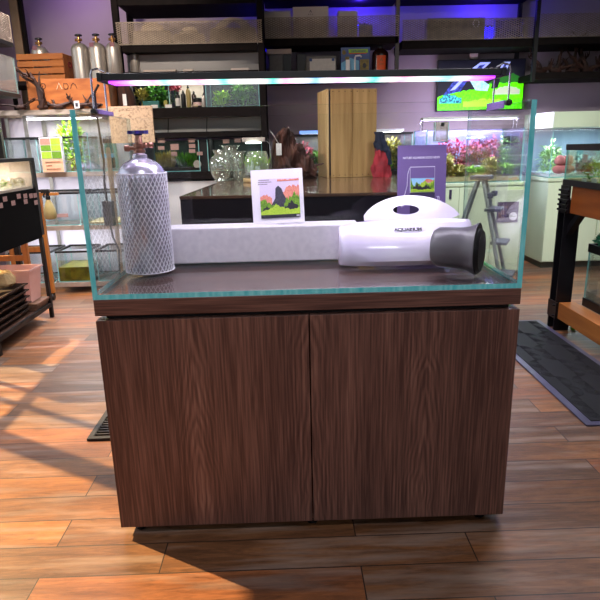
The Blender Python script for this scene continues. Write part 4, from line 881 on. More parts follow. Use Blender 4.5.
MB().tube([(0, 0, 0), (0, 0, .15)], .004, 6).build('stem', 'green2', fl); bush(MB(), .06, .05, .05, 160, .03, .02, rnd, base=(0, 0, .145)).build('bloom', 'pinkleaf', fl)
def bottle(name, label, x, y, z, r_, h, m, cap, capm='black', group='bottles on the shelf under the light bar', lab=None):
    o = thing(name, label, 'bottle', (x, y, z), 0, group)
    MB().lathe([(r_*.9, 0), (r_, .004), (r_, h*.72), (r_*.8, h*.8), (r_*.4, h*.84), (r_*.4, h*.86)], n=18).build('body', m, o, smooth=True)
    MB().lathe([(r_*.5, h*.861), (r_*.5, h*.92), (r_*.3, h*.93), (r_*.22, h)], n=14).build('cap', capm, o, smooth=True)
    if lab: MB().lathe([(r_+.0008, h*.15), (r_+.0008, h*.6)], n=18, caps=False).build('label', lab, o, smooth=True)
    return o
for x, h, m, la, lab in ((-1.0+.02, .14, 'black', 'labelwhite', 'black bottle with a white label, leftmost of the small bottles'), (-.93, .15, 'black', None, 'plain black bottle, second of the small bottles from the left'), (-.885, .19, 'bottleolive', None, 'tall olive dropper bottle, tallest of the small bottles'), (-.838, .14, 'bottlebrown', None, 'dark brown bottle behind the pink jar')):
    bottle('dropper_bottle', lab, x, 3.72, 1.501, .021, h, m, None, lab=la)
pj = thing('black_jar', 'squat black jar with a pink label among the small bottles', 'jar', (-.80, 3.655, 1.501))
MB().lathe([(.032, 0), (.036, .006), (.036, .05), (.03, .056)], n=22).build('body', 'black', pj, smooth=True); MB().lathe([(.037, .0565), (.037, .075), (.034, .078)], n=22).build('lid', 'black', pj, smooth=True); MB().lathe([(.0368, .014), (.0368, .042)], n=22, caps=False).build('label', 'pinkplastic', pj, smooth=True)
solo(MB().blob((0, 0, .015), .025, .018, .015, 10, 7, .15), 'pebble', 'bagcream', 'small pale pebble in front of the black jar', 'pebble', (-.815, 3.618, 1.501))
for x, h, lab in ((-.748+.015, .10, 'left of the two slim silver tubes beside the bright plant tank'), (-.725+.0, .115, 'right of the two slim silver tubes beside the bright plant tank')):
    bottle('slim_tube', lab, x-.015, 3.60+.01, 1.501, .011, h, 'alu', None)
wp = solo(MB().box(-.11, .11, 0, .008, 0, .22), 'display_board', 'cardboard', 'pinkish white board behind the small bottles', 'board', (-.885, 3.90, 1.501))
bp = thing('brown_figure', 'brown shaggy coconut-fibre pole with a white tag at the left of the fern tank', 'moss pole', (-1.375, 3.495, 1.482))
M['fibre'] = mat('brown_fibre', '#4a2616', '#1e0e08', 40, .9, bump=.8, stretch=(1, 1, .2))
MB().lathe([(.075, 0), (.085, .05), (.08, .12), (.055, .18), (.03, .215), (.012, .225)], n=20).build('fibre_body', 'fibre', bp, smooth=True)
MB().box(.005, .035, -.095, -.093, .03, .12).build('tag', 'labelwhite', bp)
cbz = thing('speckled_board', 'square beige board with dark speckles hung on the right end of the wire rack', 'board', (-1.255, 3.178, 1.215), 0)
MB().box(-.17, .17, -.022, 0, 0, .277).build('board', 'cork', cbz, bevel=.002)

# lower tanks of the shelving unit
for i, (x, w_, labs) in enumerate(((-1.05, .48, 'left'), (-.50, .48, 'right'))):
    o = thing('dark_tank', 'dark-backed tank of grass tufts in the lower row of the unit, the %s one' % labs, 'aquarium', (x, 3.63, .966))
    glass_tank(o, w_, .40, .27, 'glasslow', None); MB().box(-w_/2+.008, w_/2-.008, .386, .392, .007, .265).build('back_film', 'darkteal', o)
    MB().box(-w_/2+.007, w_/2-.007, .008, .384, .0065, .03).build('substrate', 'soil', o)
solo(MB().box(-.055, .055, 0, .30, 0, .27), 'dark_divider', 'black', 'black box between the two lower dark tanks of the unit', 'box', (-.775, 3.66, .966))
for i, (x, h, r_, m, lab) in enumerate(((-1.14, .15, .075, 'yellowg', 'olive grass tuft at the left of the lower left tank'), (-.95, .14, .08, 'green', 'green grass tuft at the right of the lower left tank'), (-.66, .12, .05, 'green', 'green tuft at the left of the lower right tank'), (-.42, .12, .06, 'green2', 'dark tuft at the right of the lower right tank'))):
    plant('grass_tuft', lab, x, 3.80, .997, m, 'grass', h, r_, 260, .008, 0, 100+i, 'grass tufts in the lower row')
for i, (u, v, w_, h_, lab) in enumerate(((191.5, 140.5, .055, .032, 'top one of the three stacked price cards between the lower tanks'), (192, 146, .055, .034, 'middle one of the three stacked price cards between the lower tanks'), (192, 151, .055, .030, 'bottom one of the three stacked price cards between the lower tanks'), (199.6, 153.5, .05, .03, 'price card above the round sticker between the lower tanks'), (226, 141.3, .055, .034, 'price card at the top left of the lower right tank'), (237.6, 140.4, .055, .034, 'price card at the top right of the lower right tank'), (161, 140, .06, .05, 'upper price card at the left of the lower left tank'), (161, 148, .055, .03, 'lower price card at the left of the lower left tank'), (174.5, 147, .07, .05, 'large price card right of the lower left tank middle'), (174, 154, .05, .035, 'small price card under the large one on the lower left tank'))):
    p = aty(u, v, 3.622); solo(MB().box(-w_/2, w_/2, 0, .003, -h_/2, h_/2), 'price_card', 'sticker', lab, 'price card', (p.x, 3.626, p.z), group='price cards on the lower tanks')
p = aty(196.7, 164.3, 3.62); solo(MB().lathe([(.035, 0), (.035, .003)], n=24, axis='y'), 'round_sticker', 'cardboard', 'round cream sticker between the two lower dark tanks', 'sticker', (p.x, 3.655, p.z))

# boxes on the meshed wall shelf
def carton(name, label, x0, x1, y, z, h, d=.12, m='cardboard', words=(), rz=0):
    o = thing(name, label, 'box', ((x0+x1)/2, y, z), rz); w2 = (x1-x0)/2
    MB().box(-w2, w2, 0, d, 0, h).build('carton', m, o, bevel=.002)
    for (s_, sz, px, pz) in words: text('lettering', s_, sz, (px, -.001, pz), FR, 'ink', o)
    return o
carton('white_carton', 'off-white carton with small print, left of two on the meshed shelf', -.22, .026, 4.10, 2.096, .245, words=())
carton('white_carton', 'wide off-white carton with a small black mark, right of two on the meshed shelf', .047, .37, 4.10, 2.096, .275, words=(('A', .035, 0, .225), ('A D A', .018, 0, .205)))
carton('grey_carton', 'shorter grey carton in front of the blue lamp on the meshed shelf', .458, .636, 4.10, 2.096, .235)
solo(MB().box(-.06, .06, 0, .1, 0, .12), 'pump_box', 'greybag', 'dim grey box at the right end of the meshed shelf', 'box', (.71, 4.12, 2.096))
tw = carton('light_carton', 'long grey carton lettered TWINSTAR on the shelf above the television', 1.27, 1.80, 4.08, 2.056, .195, d=.1, m='greycard')
text('lettering', 'TWINSTAR', .034, (-.13, -.001, .145), FR, 'ink', tw, bold=.0006); text('lettering', 'LIGHT A-SERIES', .02, (-.115, -.001, .115), FR, 'ink', tw)
rg_ = MB(); rg_.tube([(.18+.028*math.cos(2*PI*i/24), -.001, .145+.028*math.sin(2*PI*i/24)) for i in range(25)], .006, 5); rg_.build('ring_logo', 'inkwhite', tw)
solo(MB().box(-.13, .13, 0, .06, 0, .17), 'plastic_case', 'violetlitcase', 'clear case tinted with painted violet light right of the long grey carton', 'case', (2.02, 4.06, 2.056))  # violet lamplight is put into the case's own colour

# things on the lower board of the wall shelf
ap = thing('filter_unit', 'dark filter with a pale lid on the lower wall shelf', 'filter', (-.0875, 4.05, 1.786))
MB().box(-.095, .035, 0, .16, 0, .185).build('body', 'greyadapt', ap, bevel=.006); MB().box(-.113, .113, -.01, .17, .186, .228).build('lid', 'cardboard', ap, bevel=.004); MB().box(.037, .11, .01, .15, 0, .185).build('side_cover', 'black', ap)
solo(MB().box(-.04, .04, 0, .14, 0, .185), 'black_box', 'black', 'plain black box between the filter and the box with blue clips', 'box', (.115, 4.06, 1.786), bevel=.003)
pb = thing('print_box', 'grey open box with a pale print and two blue clips', 'box', (.295, 4.05, 1.786))
MB().box(-.138, .138, .005, .10, 0, .165).build('box', 'greyadapt', pb, bevel=.003); MB().box(-.105, .132, .0, .0045, .01, .14).build('print', 'labelwhite', pb)
for x in (-.095, .11): MB().box(x-.012, x+.012, -.006, -.0005, .118, .143).build('clip', 'bluepack', pb)
bx_ = thing('blister_pack', 'blue blister pack with lime lettering and a white tube on the lower wall shelf', 'package', (.61, 4.05, 1.786))
MB().box(-.135, .135, 0, .03, 0, .232).build('card', 'bluepack', bx_, bevel=.003)
picture('front_art', .26, .222, [('bluepack', RECT), ('cyanpack', [(0, 0), (.62, 0), (.62, .5), (.3, .62), (0, .42)]), ('greentext', rect(.26, .80, .94, .94)), ('orangelabel', [(.27, .76), (.86, .76), (.92, .80), (.27, .80)]), ('oldgold', rect(.66, .02, .98, .55)), ('p_dark', [(.75, .25), (.84, .2), (.9, .3), (.84, .42), (.76, .38)]), ('oldgold', [(.03, .78), (.1, .72), (.18, .8), (.12, .92), (.05, .9)]), ('oldgold', rect(.14, .52, .28, .66))], bx_, -.0008, -.13, .005)
text('lettering', 'OPTI-WHITE', .024, (.026, -.0045, .187), FR, 'bluepack', bx_, bold=.0005)
MB().box(-.09, -.052, -.02, -.005, .01, .125).build('white_tube', 'white', bx_, bevel=.004); MB().tube([(-.005, -.012, .02), (-.005, -.012, .14), (.0, -.012, .155), (.04, -.012, .158), (.055, -.012, .145)], .008, 8).build('bent_tube', 'white', bx_, smooth=True)
bb = thing('brown_bottle', 'big brown bottle with an orange label at the right of the lower wall shelf', 'bottle', (.845, 4.10, 1.786))
MB().lathe([(.07, 0), (.076, .006), (.076, .165), (.07, .19), (.045, .212), (.024, .22), (.024, .225)], n=30).build('body', 'bottlebrown', bb, smooth=True); MB().lathe([(.028, .2255), (.028, .24), (.025, .243)], n=20).build('cap', 'black', bb, smooth=True)
lbm = MB(); n = 12
vs = [(.0768*math.sin(R(-32+64*i/n)), -.0768*math.cos(R(-32+64*i/n)), z) for z in (.02, .155) for i in range(n+1)]; lbm.add(vs, [(i, i+1, n+2+i, n+1+i) for i in range(n)]); lbm.build('label', 'orangelabel', bb, smooth=True)
text('lettering', 'A', .04, (0, -.0785, .105), FR, 'oldgold', bb); text('lettering', 'ADA', .02, (0, -.0785, .075), FR, 'oldgold', bb)
# driftwood on the far right shelf
for i, (x, dx, L, rr, lab) in enumerate(((2.36, .2, .16, .018, 'small orange-brown driftwood left of the shelf post'), (2.50, .6, .22, .022, 'sprawling low driftwood beside the shelf post'), (2.66, .2, .24, .022, 'twisted driftwood in the middle of the far right shelf'), (2.80, .0, .30, .024, 'tall forked driftwood on the far right shelf'), (2.98, .1, .28, .03, 'curled dark driftwood with a white tag'), (3.15, -.3, .22, .024, 'last driftwood at the right end of the shelf'))):
    m_ = MB(); rg = random.Random(200+i); twig(m_, (0, 0, .03), (dx, -.1, 1), L, rr, rg, 3); twig(m_, (0, 0, .03), (-.8, 0, .35), L*.8, rr, rg, 2); twig(m_, (0, 0, .03), (.9, -.1, .3), L*.8, rr, rg, 2); m_.blob((0, 0, .03), .06, .05, .03, 10, 7, .15, rg, -.03)
    o = solo(m_, 'driftwood', 'driftr', lab, 'driftwood', (x, 4.12, 1.756), smooth=True, group='driftwood on the far right shelf')

# ================================================================== wire rack of tanks at the left back
RX0, RX1, RY0, RY1 = -2.42, -1.27, 3.18, 3.58
rk = thing('wire_rack', 'galvanised rack of bare glass tanks standing at the left back', 'rack', (-1.845, 3.18, 0))
w2 = (RX1-RX0)/2
for x in (-w2, -.27, w2-.03):
    for y in (.02, .37):
        MB().box(x, x+.03, y, y+.004, 0, 1.44).box(x, x+.004, y+.0041, y+.03, 0, 1.44).build('post', 'steel', rk)
for z in (.055, .535, .965, 1.445):
    d = MB().box(-w2, w2, 0, .018, z, z+.036).box(-w2, w2, .382, .40, z, z+.036).box(-w2, -w2+.018, .0185, .3815, z, z+.036).box(w2-.018, w2, .0185, .3815, z, z+.036)
    for k in range(1, 24): d.box(-w2+k*2*w2/24-.004, -w2+k*2*w2/24+.004, .0185, .3815, z+.028, z+.036)
    d.build('wire_shelf', 'palewire', rk)
MB().box(-w2, w2, .402, .408, .1, 1.44).build('back_sheet', 'lilacsheet', rk)
bw = thing('cylinder_shelf', 'dark raised back shelf carrying the gas cylinders and slatted crate', 'shelf', (-1.90, 3.45, 0))
MB().box(-.60, .44, 0, .40, 1.69, 1.722).box(.4401, .53, 0, .145, 1.69, 1.722).build('board', 'brownmetal', bw)
for x in (-.545, .40): MB().box(x, x+.03, .37, .40, 0, 1.69).build('post', 'brownmetal', bw)
tp = thing('wall_post', 'broad tan post rising behind the slatted crate', 'post', (-2.36, 3.90, 0)); MB().box(-.035, .035, 0, .05, 0, 2.99).build('upright', 'tanpost', tp); MB().box(.036, .07, .01, .045, 0, 2.99).build('dark_edge', 'brownmetal', tp)
sl = thing('shelf_light', 'slim white tube light under the top shelf of the wire rack', 'shelf light', (-1.83, 3.30, 1.412))
MB().box(-.30, .34, -.02, .02, .012, .0325).build('housing', 'white', sl); MB().box(-.29, .33, -.015, .015, .0, .0115).build('tube', 'tubelamp', sl)
light('shelf_light_glow', 'AREA', (-1.83, 3.30, 1.405), 8, (1, .97, .92), .62, .04, target=(-1.83, 3.3, 0))
light('rack_tank_fill', 'AREA', (-1.85, 3.26, .955), 7, (.95, .96, 1), 1.0, .05, target=(-1.85, 3.35, 0))  # unseen area light added to brighten the lower rack tanks
light('rack_low_fill', 'AREA', (-1.85, 3.26, .525), 6.5, (.95, .96, 1), 1.0, .05, target=(-1.85, 3.35, 0))  # unseen area light added to brighten the bottom rack shelf

# plywood box with burnt marks
pl = thing('plywood_box', 'orange plywood box with burnt letter marks below the gas cylinders', 'box', (-1.735, 3.21, 1.482))
MB().box(-.315, .315, 0, .012, 0, .225).box(-.315, -.303, .0121, .22, 0, .225).box(.303, .315, .0121, .22, 0, .225).box(-.303, .303, .21, .22, 0, .225).build('panels', 'ply', pl, bevel=.001)
mk = MB()
for pts in ([(-.085, 0), (-.065, .045), (-.045, 0)], ): mk.tube([(x, -.001, .15+z) for x, z in pts], .0035, 5)
mk.build('pale_mark', 'pale_burn', pl)
for pts in ([(-.03, 0), (-.03, .04), (-.005, .04), (.005, .02), (-.005, 0), (-.03, 0)], [(.02, 0), (.03, .03), (.045, .042), (.06, .03), (.07, 0)]): MB().tube([(x, -.001, .15+z) for x, z in pts], .0028, 5).build('burnt_mark', 'burnt', pl)
MB().tube([(-.19+.02*math.cos(2*PI*i/12), -.001, .175+.02*math.sin(2*PI*i/12)) for i in range(13)], .0025, 5).build('burnt_ring', 'burnt', pl)
for i, (x, y, L, rr, d, lab) in enumerate(((-1.94, 3.20-.06, .26, .026, (-.1, 0, 1), 'tall curled dark driftwood left of the plywood box'), (-1.82, 3.13, .16, .02, (1, 0, .2), 'low dark driftwood in front of the plywood box'), (-1.66, 3.13, .18, .02, (1, 0, .25), 'knotty driftwood lying before the middle of the plywood box'), (-1.54, 3.13, .12, .016, (1, 0, .3), 'small driftwood before the right end of the plywood box'), (-2.10, 3.13, .2, .012, (-1, 0, -.05), 'thin straight driftwood twig at the left end of the top shelf'))):
    m_ = MB(); rg = random.Random(300+i); twig(m_, (0, 0, .02), d, L, rr, rg, 2); twig(m_, (0, 0, .02), (-d[0], d[1], .2), L*.6, rr, rg, 2); m_.blob((0, 0, .02), .045, .025, .02, 10, 7, .15, rg, -.02)
    solo(m_, 'driftwood', 'wood_drift', lab, 'driftwood', (x, y+.055 if y < 3.14 and i in (1,2,3) else y+.05, 1.483), smooth=True, group='driftwood on the wire rack')
cdd = thing('price_card', 'small pale tilted price card before the plywood box', 'price card', (-1.655, 3.16-.03, 1.482), R(-15))
MB().box(-.022, .022, 0, .003, 0, .055).build('card', 'labelwhite', cdd); MB().box(-.012, .012, -.0015, -.0002, .012, .04).build('print', 'ink', cdd)
# slatted crate
sc_ = thing('slatted_crate', 'orange slatted wooden crate holding one gas cylinder', 'crate', (-2.015, 3.46, 1.723), R(-4))
for k in range(4):
    z = .0+.054*k
    MB().box(-.20, .185, 0, .012, z, z+.044).build('front_slat', 'orangewood', sc_, bevel=.002); MB().box(-.20, .185, .248, .26, z, z+.044).build('back_slat', 'orangewood', sc_, bevel=.002)
for x in (-.199, .171): MB().box(x, x+.013, .0125, .2475, 0, .206).build('end_board', 'orangewood', sc_, bevel=.002)
MB().box(-.185, .17, .0125, .2475, 0, .010).build('base_board', 'orangewood', sc_)
gm = MB().tube([(.1845, .12+.03*math.cos(2*PI*i/14), .13+.02*math.sin(2*PI*i/14)) for i in range(15)], .004, 5); gm.build('red_stamp', 'red', sc_)
def gas(label, x, y, z, r_, h, tagged=None):
    o = thing('gas_cylinder', label, 'gas cylinder', (x, y, z), 0, 'gas cylinders on the back shelf')
    MB().lathe([(r_*.85, 0), (r_, .012), (r_, h*.66), (r_*.93, h*.72), (r_*.74, h*.77), (r_*.45, h*.80), (.016, h*.81)], n=28).build('body', 'alu', o, smooth=True)
    MB().lathe([(.013, h*.812), (.013, h*.86), (.02, h*.865), (.02, h*.895), (.012, h*.90), (.010, h*.955), (.006, h*.96)], n=16).build('valve', 'brass', o, smooth=True)
    MB().lathe([(.007, -.03), (.011, -.028), (.011, .022), (.007, .026)], (0, 0, h*.88), 12, 'x').build('outlet', 'brass', o, smooth=True)
    MB().lathe([(.012, h*.9605), (.029, h*.965), (.029, h*.985), (.02, h)], n=20).build('handle', 'black', o, smooth=True)
    if tagged: MB().box(-.026, .012, -r_*.9-.004, -r_*.9-.002, h*.70, h*.79, Matrix.Rotation(R(tagged), 4, 'Z')).build('paper_tag', 'tagmauve', o)
    return o
gas('gas cylinder standing in the slatted crate with a dark tag', -2.065, 3.60, 1.734, .068, .335, -8)
gas('silver gas cylinder next to the slatted crate, leftmost of three', -1.712, 3.525, 1.723, .070, .355, None)
gas('silver gas cylinder with a mauve tag, middle of three by the crate', -1.571, 3.525, 1.723, .069, .355, -14)
gas('silver gas cylinder by the shelving post, rightmost of three', -1.440, 3.525, 1.723, .060, .355, 16)
solo(MB().lathe([(.035, 0), (.04, .01), (.04, .2), (.03, .21)], n=20), 'grey_tube', 'alu', 'short silver canister between the last cylinder and the steel post', 'canister', (-1.325, 3.74, 1.791), smooth=True)

# bare tanks on the rack
def rack_tank(label, x, z, w_, d, h, rim='black', y=3.20):
    o = thing('rack_tank', label, 'aquarium', (x, y, z), 0, None); glass_tank(o, w_, d, h, 'glasslow', rim, .012); return o
T1 = rack_tank('empty glass tank at the left of the middle rack shelf', -2.16, 1.002, .26, .36, .272)
T2 = rack_tank('glass tank with a leafy plant behind the green picture box', -1.83, 1.002, .33, .355, .272)
T3 = rack_tank('glass tank with pumps at the right of the middle rack shelf', -1.46, 1.002, .34, .36, .30, None)
T4 = rack_tank('wide empty glass tank at the left of the lower rack shelf', -2.0, .572, .48, .36, .265)
T5 = rack_tank('empty glass tank with a pale base at the right of the lower rack shelf', -1.50, .572, .42, .36, .265)
T6 = rack_tank('small tank of green water on the bottom rack shelf', -1.87, .092, .27, .34, .262)
T7 = rack_tank('empty tank right of the green water tank on the bottom shelf', -1.49, .092, .36, .34, .262)
T8 = rack_tank('empty tank left of the green water tank on the bottom shelf', -2.22, .092, .34, .34, .262)
MB().box(-.128, .128, .007, .332, .0065, .125).build('green_water', 'olive', T6); MB().box(-.2, .2, .0065, .35, .0065, .022).build('base_sheet', 'sand', T5)
solo(MB().box(-.05, .05, 0, .002, 0, .03), 'price_card', 'sticker', 'pink price card on the wide lower rack tank', 'price card', (-1.905, 3.196, .64))
gbx = thing('picture_box', 'flat box printed with green garden pictures and a peach text panel', 'box', (-1.905, 3.15, 1.002-.0), 0)
gbx.location.z = 1.002
MB().box(-.085, .085, 0, .04, 0, .27).build('carton', 'paper', gbx, bevel=.002)
picture('garden_pictures', .164, .262, [('paper', RECT), ('p_coral', rect(.02, .80, .5, .99)), ('p_lime', rect(.52, .80, .98, .99)), ('p_green', rect(.02, .62, .5, .79)), ('p_lime', rect(.52, .62, .98, .79)), ('p_lime', rect(.02, .40, .5, .60)), ('p_green', rect(.52, .40, .98, .60)), ('peach', rect(.0, .0, 1, .38))], gbx, -.0008, -.082, .004)
for k, (x0, x1) in enumerate(((-.055, .06), (-.05, -.01), (-.05, .055))):
    pl_ = MB(); x = x0
    while x < x1: pl_.box(x, x+.008, -.0062, -.005, .078-.027*k, .086-.027*k); x += .011
    pl_.build('print_line', 'brownink', gbx)
plant('leafy_plant', 'pale leafy plant growing out of the tank behind the picture box', -1.83, 3.40, 1.01, 'lime', 'bush', .38, .085, 300, .07, .026, 401)
fl_ = thing('hang_filter', 'round black-topped filter with a pale green tube on the right rack tank', 'filter', (-1.50, 3.36, 1.02))
MB().lathe([(.05, .20), (.055, .205), (.055, .235), (.045, .245), (.02, .255)], n=24).build('motor_top', 'navy', fl_, smooth=True); MB().lathe([(.045, .12), (.048, .125), (.048, .199)], n=24).build('canister', 'tealtub', fl_, smooth=True)
MB().tube([(.055, -.06, .19), (.06, -.06, .06), (.06, -.06, .0)], .014, 10).build('lily_tube', 'tealtub', fl_, smooth=True); MB().box(-.07, .03, -.05, .04, .085, .115).build('blue_band', 'cyanpack', fl_); MB().lathe([(.02, 0), (.03, .02), (.03, .084)], n=16).build('intake', 'black', fl_, smooth=True)
solo(MB().rbox(-.05, .05, -.035, .035, 0, .012, .03), 'tank_lamp', 'smalllamp', 'small bright oval lamp on the right rack tank', 'lamp', (-1.36, 3.30, 1.303))

# ================================================================== black plant stand at the far left
ps_ = thing('plant_stand', 'black plant stand with a lit window and price stickers at the left edge', 'stand', (-1.78, 1.67, 0))
L = .85
MB().box(-.55, 0, 0, L, 1.108, 1.128).build('top_trim', 'black', ps_)
MB().box(-.55, -.02, .0, L-.0, .925, .94).build('window_floor', 'wheat', ps_); MB().box(-.55, -.53, .0, L, .9405, 1.1075).build('window_back', 'wheat', ps_); MB().box(-.529, -.02, L-.012, L, .9405, 1.1075).build('window_end', 'wheat', ps_)
MB().box(-.008, -.004, .02, L-.045, .94, 1.1075).build('window_pane', 'glass', ps_)
MB().box(-.018, 0, L-.04, L-.0, .60, 1.1075).build('corner_trim', 'blackmetal', ps_)
MB().box(-.02, -.001, 0, L-.041, .585, .9245).build('panel', 'stickerblack', ps_)
for (x, y) in ((-.022, L-.06), (-.54, L-.06), (-.022, .0), (-.54, 0)): MB().box(x, x+.022, y, y+.03, 0, .5845 if x > -.1 else .9245).build('leg', 'blackmetal', ps_)
for k in range(6): MB().box(-.548+k*.092, -.548+k*.092+.078, .032, L-.07, .092, .108).build('shelf_slat', 'brownwood', ps_)
MB().box(-.02, 0, .0305, L-.0605, .082, .1085+.003).build('shelf_rail', 'blackmetal', ps_)
for i, (u, v) in enumerate(((.7, 205.6), (5, 199), (13.3, 203), (18.7, 196.2), (25.3, 196), (25.7, 201.5), (31, 195.8), (35.2, 195.4), (36, 202.4))):
    p = atx(u, v, -1.778); names = ('at the picture edge', 'second from the left', 'third from the left, set low', 'fourth from the left in the upper row', 'in the upper row above a low one', 'directly below another sticker', 'left one of the overlapping pair', 'right one of the overlapping pair', 'lowest one at the right end')
    solo(MB().box(0, .0015, -.026, .026, -.015, .015), 'price_sticker', 'sticker', 'pinkish price sticker on the black stand, '+names[i], 'sticker', (-1.7785, p.y, p.z), group='price stickers on the black stand')
for i, (u, lab) in enumerate(((3, 'leftmost green plant pot'), (12.5, 'second plant cup'), (20.5, 'third plant cup'), (29, 'rightmost plant cup'))):
    p = atx(u, 187, -1.86); o = thing('plant_cup', lab+' in the lit window of the black stand', 'plant cup', (-1.86, p.y, .941), 0, 'plant cups in the lit window')
    MB().lathe([(.034, 0), (.028, .05), (.014, .06), (.012, .066)], n=18).build('cup', 'vaseglass', o, smooth=True); bush(MB(), .04, .022, .022, 70, .02, .01, random.Random(i), base=(0, 0, .004)).build('plants', 'lime' if i == 0 else 'yellowg', o)

MB().box(-.30, -.24, .02, L-.05, 1.095, 1.1075).build('window_lamp', 'tubelamp', ps_); light('window_fill_light', 'AREA', (-2.05, 2.1, 1.085), 4, (1, .94, .86), .3, .6, target=(-2.05, 2.1, 0))  # glowing strip and area light added to brighten the window interior
# trays, fibre and bin on the lower shelf of the stand
def tray(name, label, x, y, z, sx, sy, h, m, group=None, rz=0):
    o = MB(); a, b = sx/2, sy/2; t_ = .006
    o.box(-a+.02, a-.02, -b+.02, b-.02, 0, .005)
    for s_ in (-1, 1):
        o.add([(s_*(a-.02), -b+.02, 0), (s_*(a-.02), b-.02, 0), (s_*a, b, h), (s_*a, -b, h), (s_*(a-.02-t_), -b+.02+t_, .005), (s_*(a-.02-t_), b-.02-t_, .005), (s_*(a-t_), b-t_, h), (s_*(a-t_), -b+t_, h)], [(0, 1, 2, 3), (7, 6, 5, 4), (3, 2, 6, 7)])
        o.add([(-a+.02, s_*(b-.02), 0), (a-.02, s_*(b-.02), 0), (a, s_*b, h), (-a, s_*b, h), (-a+.02+t_, s_*(b-.02-t_), .005), (a-.02-t_, s_*(b-.02-t_), .005), (a-t_, s_*(b-t_), h), (-a+t_, s_*(b-t_), h)], [(0, 1, 2, 3), (7, 6, 5, 4), (3, 2, 6, 7)])
    o.box(-a-.008, a+.008, -b-.008, -b, h-.008, h).box(-a-.008, a+.008, b, b+.008, h-.008, h).box(-a-.008, -a, -b, b, h-.008, h).box(a, a+.008, -b, b, h-.008, h)
    return solo(o, name, m, label, 'tray', (x, y, z), rz, group)
ord_ = ('bottom', 'second from the bottom', 'middle', 'second from the top', 'top')
for k in range(5): tray('seed_tray', 'dark plastic tray in the stack under the black stand, %s one' % ord_[k], -2.01+rnd.uniform(-.006, .006), 1.955, .110+.042*k, .39, .52, .040, 'pottray', 'stacked dark trays', R(rnd.uniform(-1, 1)))
cf = MB()
for k in range(7): cf.blob((rnd.uniform(-.10, .11), -.15+.052*k, rnd.uniform(.035, .06)), .08, .08, .07, 14, 9, .10, rnd, -.03)
solo(cf, 'moss_fibre', 'cream', 'heap of cream sphagnum fibre lying on the top dark tray', 'fibre heap', (-2.01, 1.955, .110+.042*4+.006+.03), smooth=True, kind='stuff')
for k in range(3): solo(MB().box(-.20, .20, -.105, .105, 0, .016), 'flat_board', 'brownwood2', 'flat brown board in the low pile under the pink bin, %s one' % ('bottom', 'middle', 'top')[k], 'board', (-2.0+.008*k, 2.355, .110+.0175*k), 0, 'low pile of flat boards', bevel=.002)
bn = thing('pink_bin', 'pinkish translucent plastic bin on the low pile of boards', 'bin', (-2.0, 2.357, .163))
o = MB(); a0, b0, a1, b1, h = .165, .075, .19, .095, .235
for s_ in (-1, 1):
    o.add([(s_*a0, -b0, 0), (s_*a0, b0, 0), (s_*a1, b1, h), (s_*a1, -b1, h)], [(0, 1, 2, 3)]); o.add([(-a0, s_*b0, 0), (a0, s_*b0, 0), (a1, s_*b1, h), (-a1, s_*b1, h)], [(0, 1, 2, 3)])
o.box(-a0, a0, -b0, b0, 0, .004)
for k in range(9): x = -a0+.02+k*.035; o.box(x, x+.008, -b0-.012, -b0, .02, .15)
o.build('body', 'pinkplastic', bn)
MB().box(-a1-.012, a1+.012, -b1-.012, -b1, h-.012, h).box(-a1-.012, a1+.012, b1, b1+.012, h-.012, h).box(-a1-.012, -a1, -b1, b1, h-.012, h).box(a1, a1+.012, -b1, b1, h-.012, h).build('rim', 'pinkplastic', bn)

# wooden trolley with the spray bottle
tr = thing('wooden_trolley', 'amber wooden trolley on casters behind the black stand', 'trolley', (-2.09, 2.60, 0))
for (x, y) in ((-.15, 0), (.12, 0), (-.15, .36), (.12, .36)):
    MB().box(x-.018, x+.018, y-.018, y+.018, .062, .86).build('leg', 'legwood', tr, bevel=.003)
    cs = MB().lathe([(.024, -.011), (.028, -.006), (.028, .006), (.024, .011)], (x, y, .029), 18, 'x').build('caster', 'black', tr, smooth=True)
    MB().box(x-.016, x+.016, y-.01, y+.01, .045, .0615).build('fork', 'blackmetal', cs)
for y in (0, .36): MB().box(-.132, .102, y-.012, y+.012, .832, .858).build('rail', 'legwood', tr); MB().box(-.132, .102, y-.012, y+.012, .40, .44).build('rail', 'legwood', tr)
for x in (-.15, .12): MB().box(x-.012, x+.012, .0185, .3415, .832, .858).build('rail', 'legwood', tr)
MB().box(.1385, .27, .345, .375, .838, .858).build('side_bar', 'legwood', tr)
sp = thing('spray_bottle', 'khaki pear-shaped spray bottle hanging by its trigger on the trolley bar', 'spray bottle', (-1.885, 2.915, .66))
MB().lathe([(.03, 0), (.042, .006), (.048, .03), (.044, .07), (.03, .115), (.018, .14), (.015, .15)], n=26).build('bottle', 'bottleolive', sp, smooth=True)
MB().lathe([(.018, .1505), (.018, .175), (.012, .178), (.012, .205)], n=16).box(-.045, .02, -.012, .012, .2, .228).build('spray_head', 'black', sp, bevel=.002)
MB().tube([(-.02, 0, .2), (-.03, 0, .185), (-.028, 0, .165)], .006, 6).build('trigger', 'black', sp); MB().box(-.065, -.0455, -.007, .007, .208, .226).build('nozzle', 'black', sp)

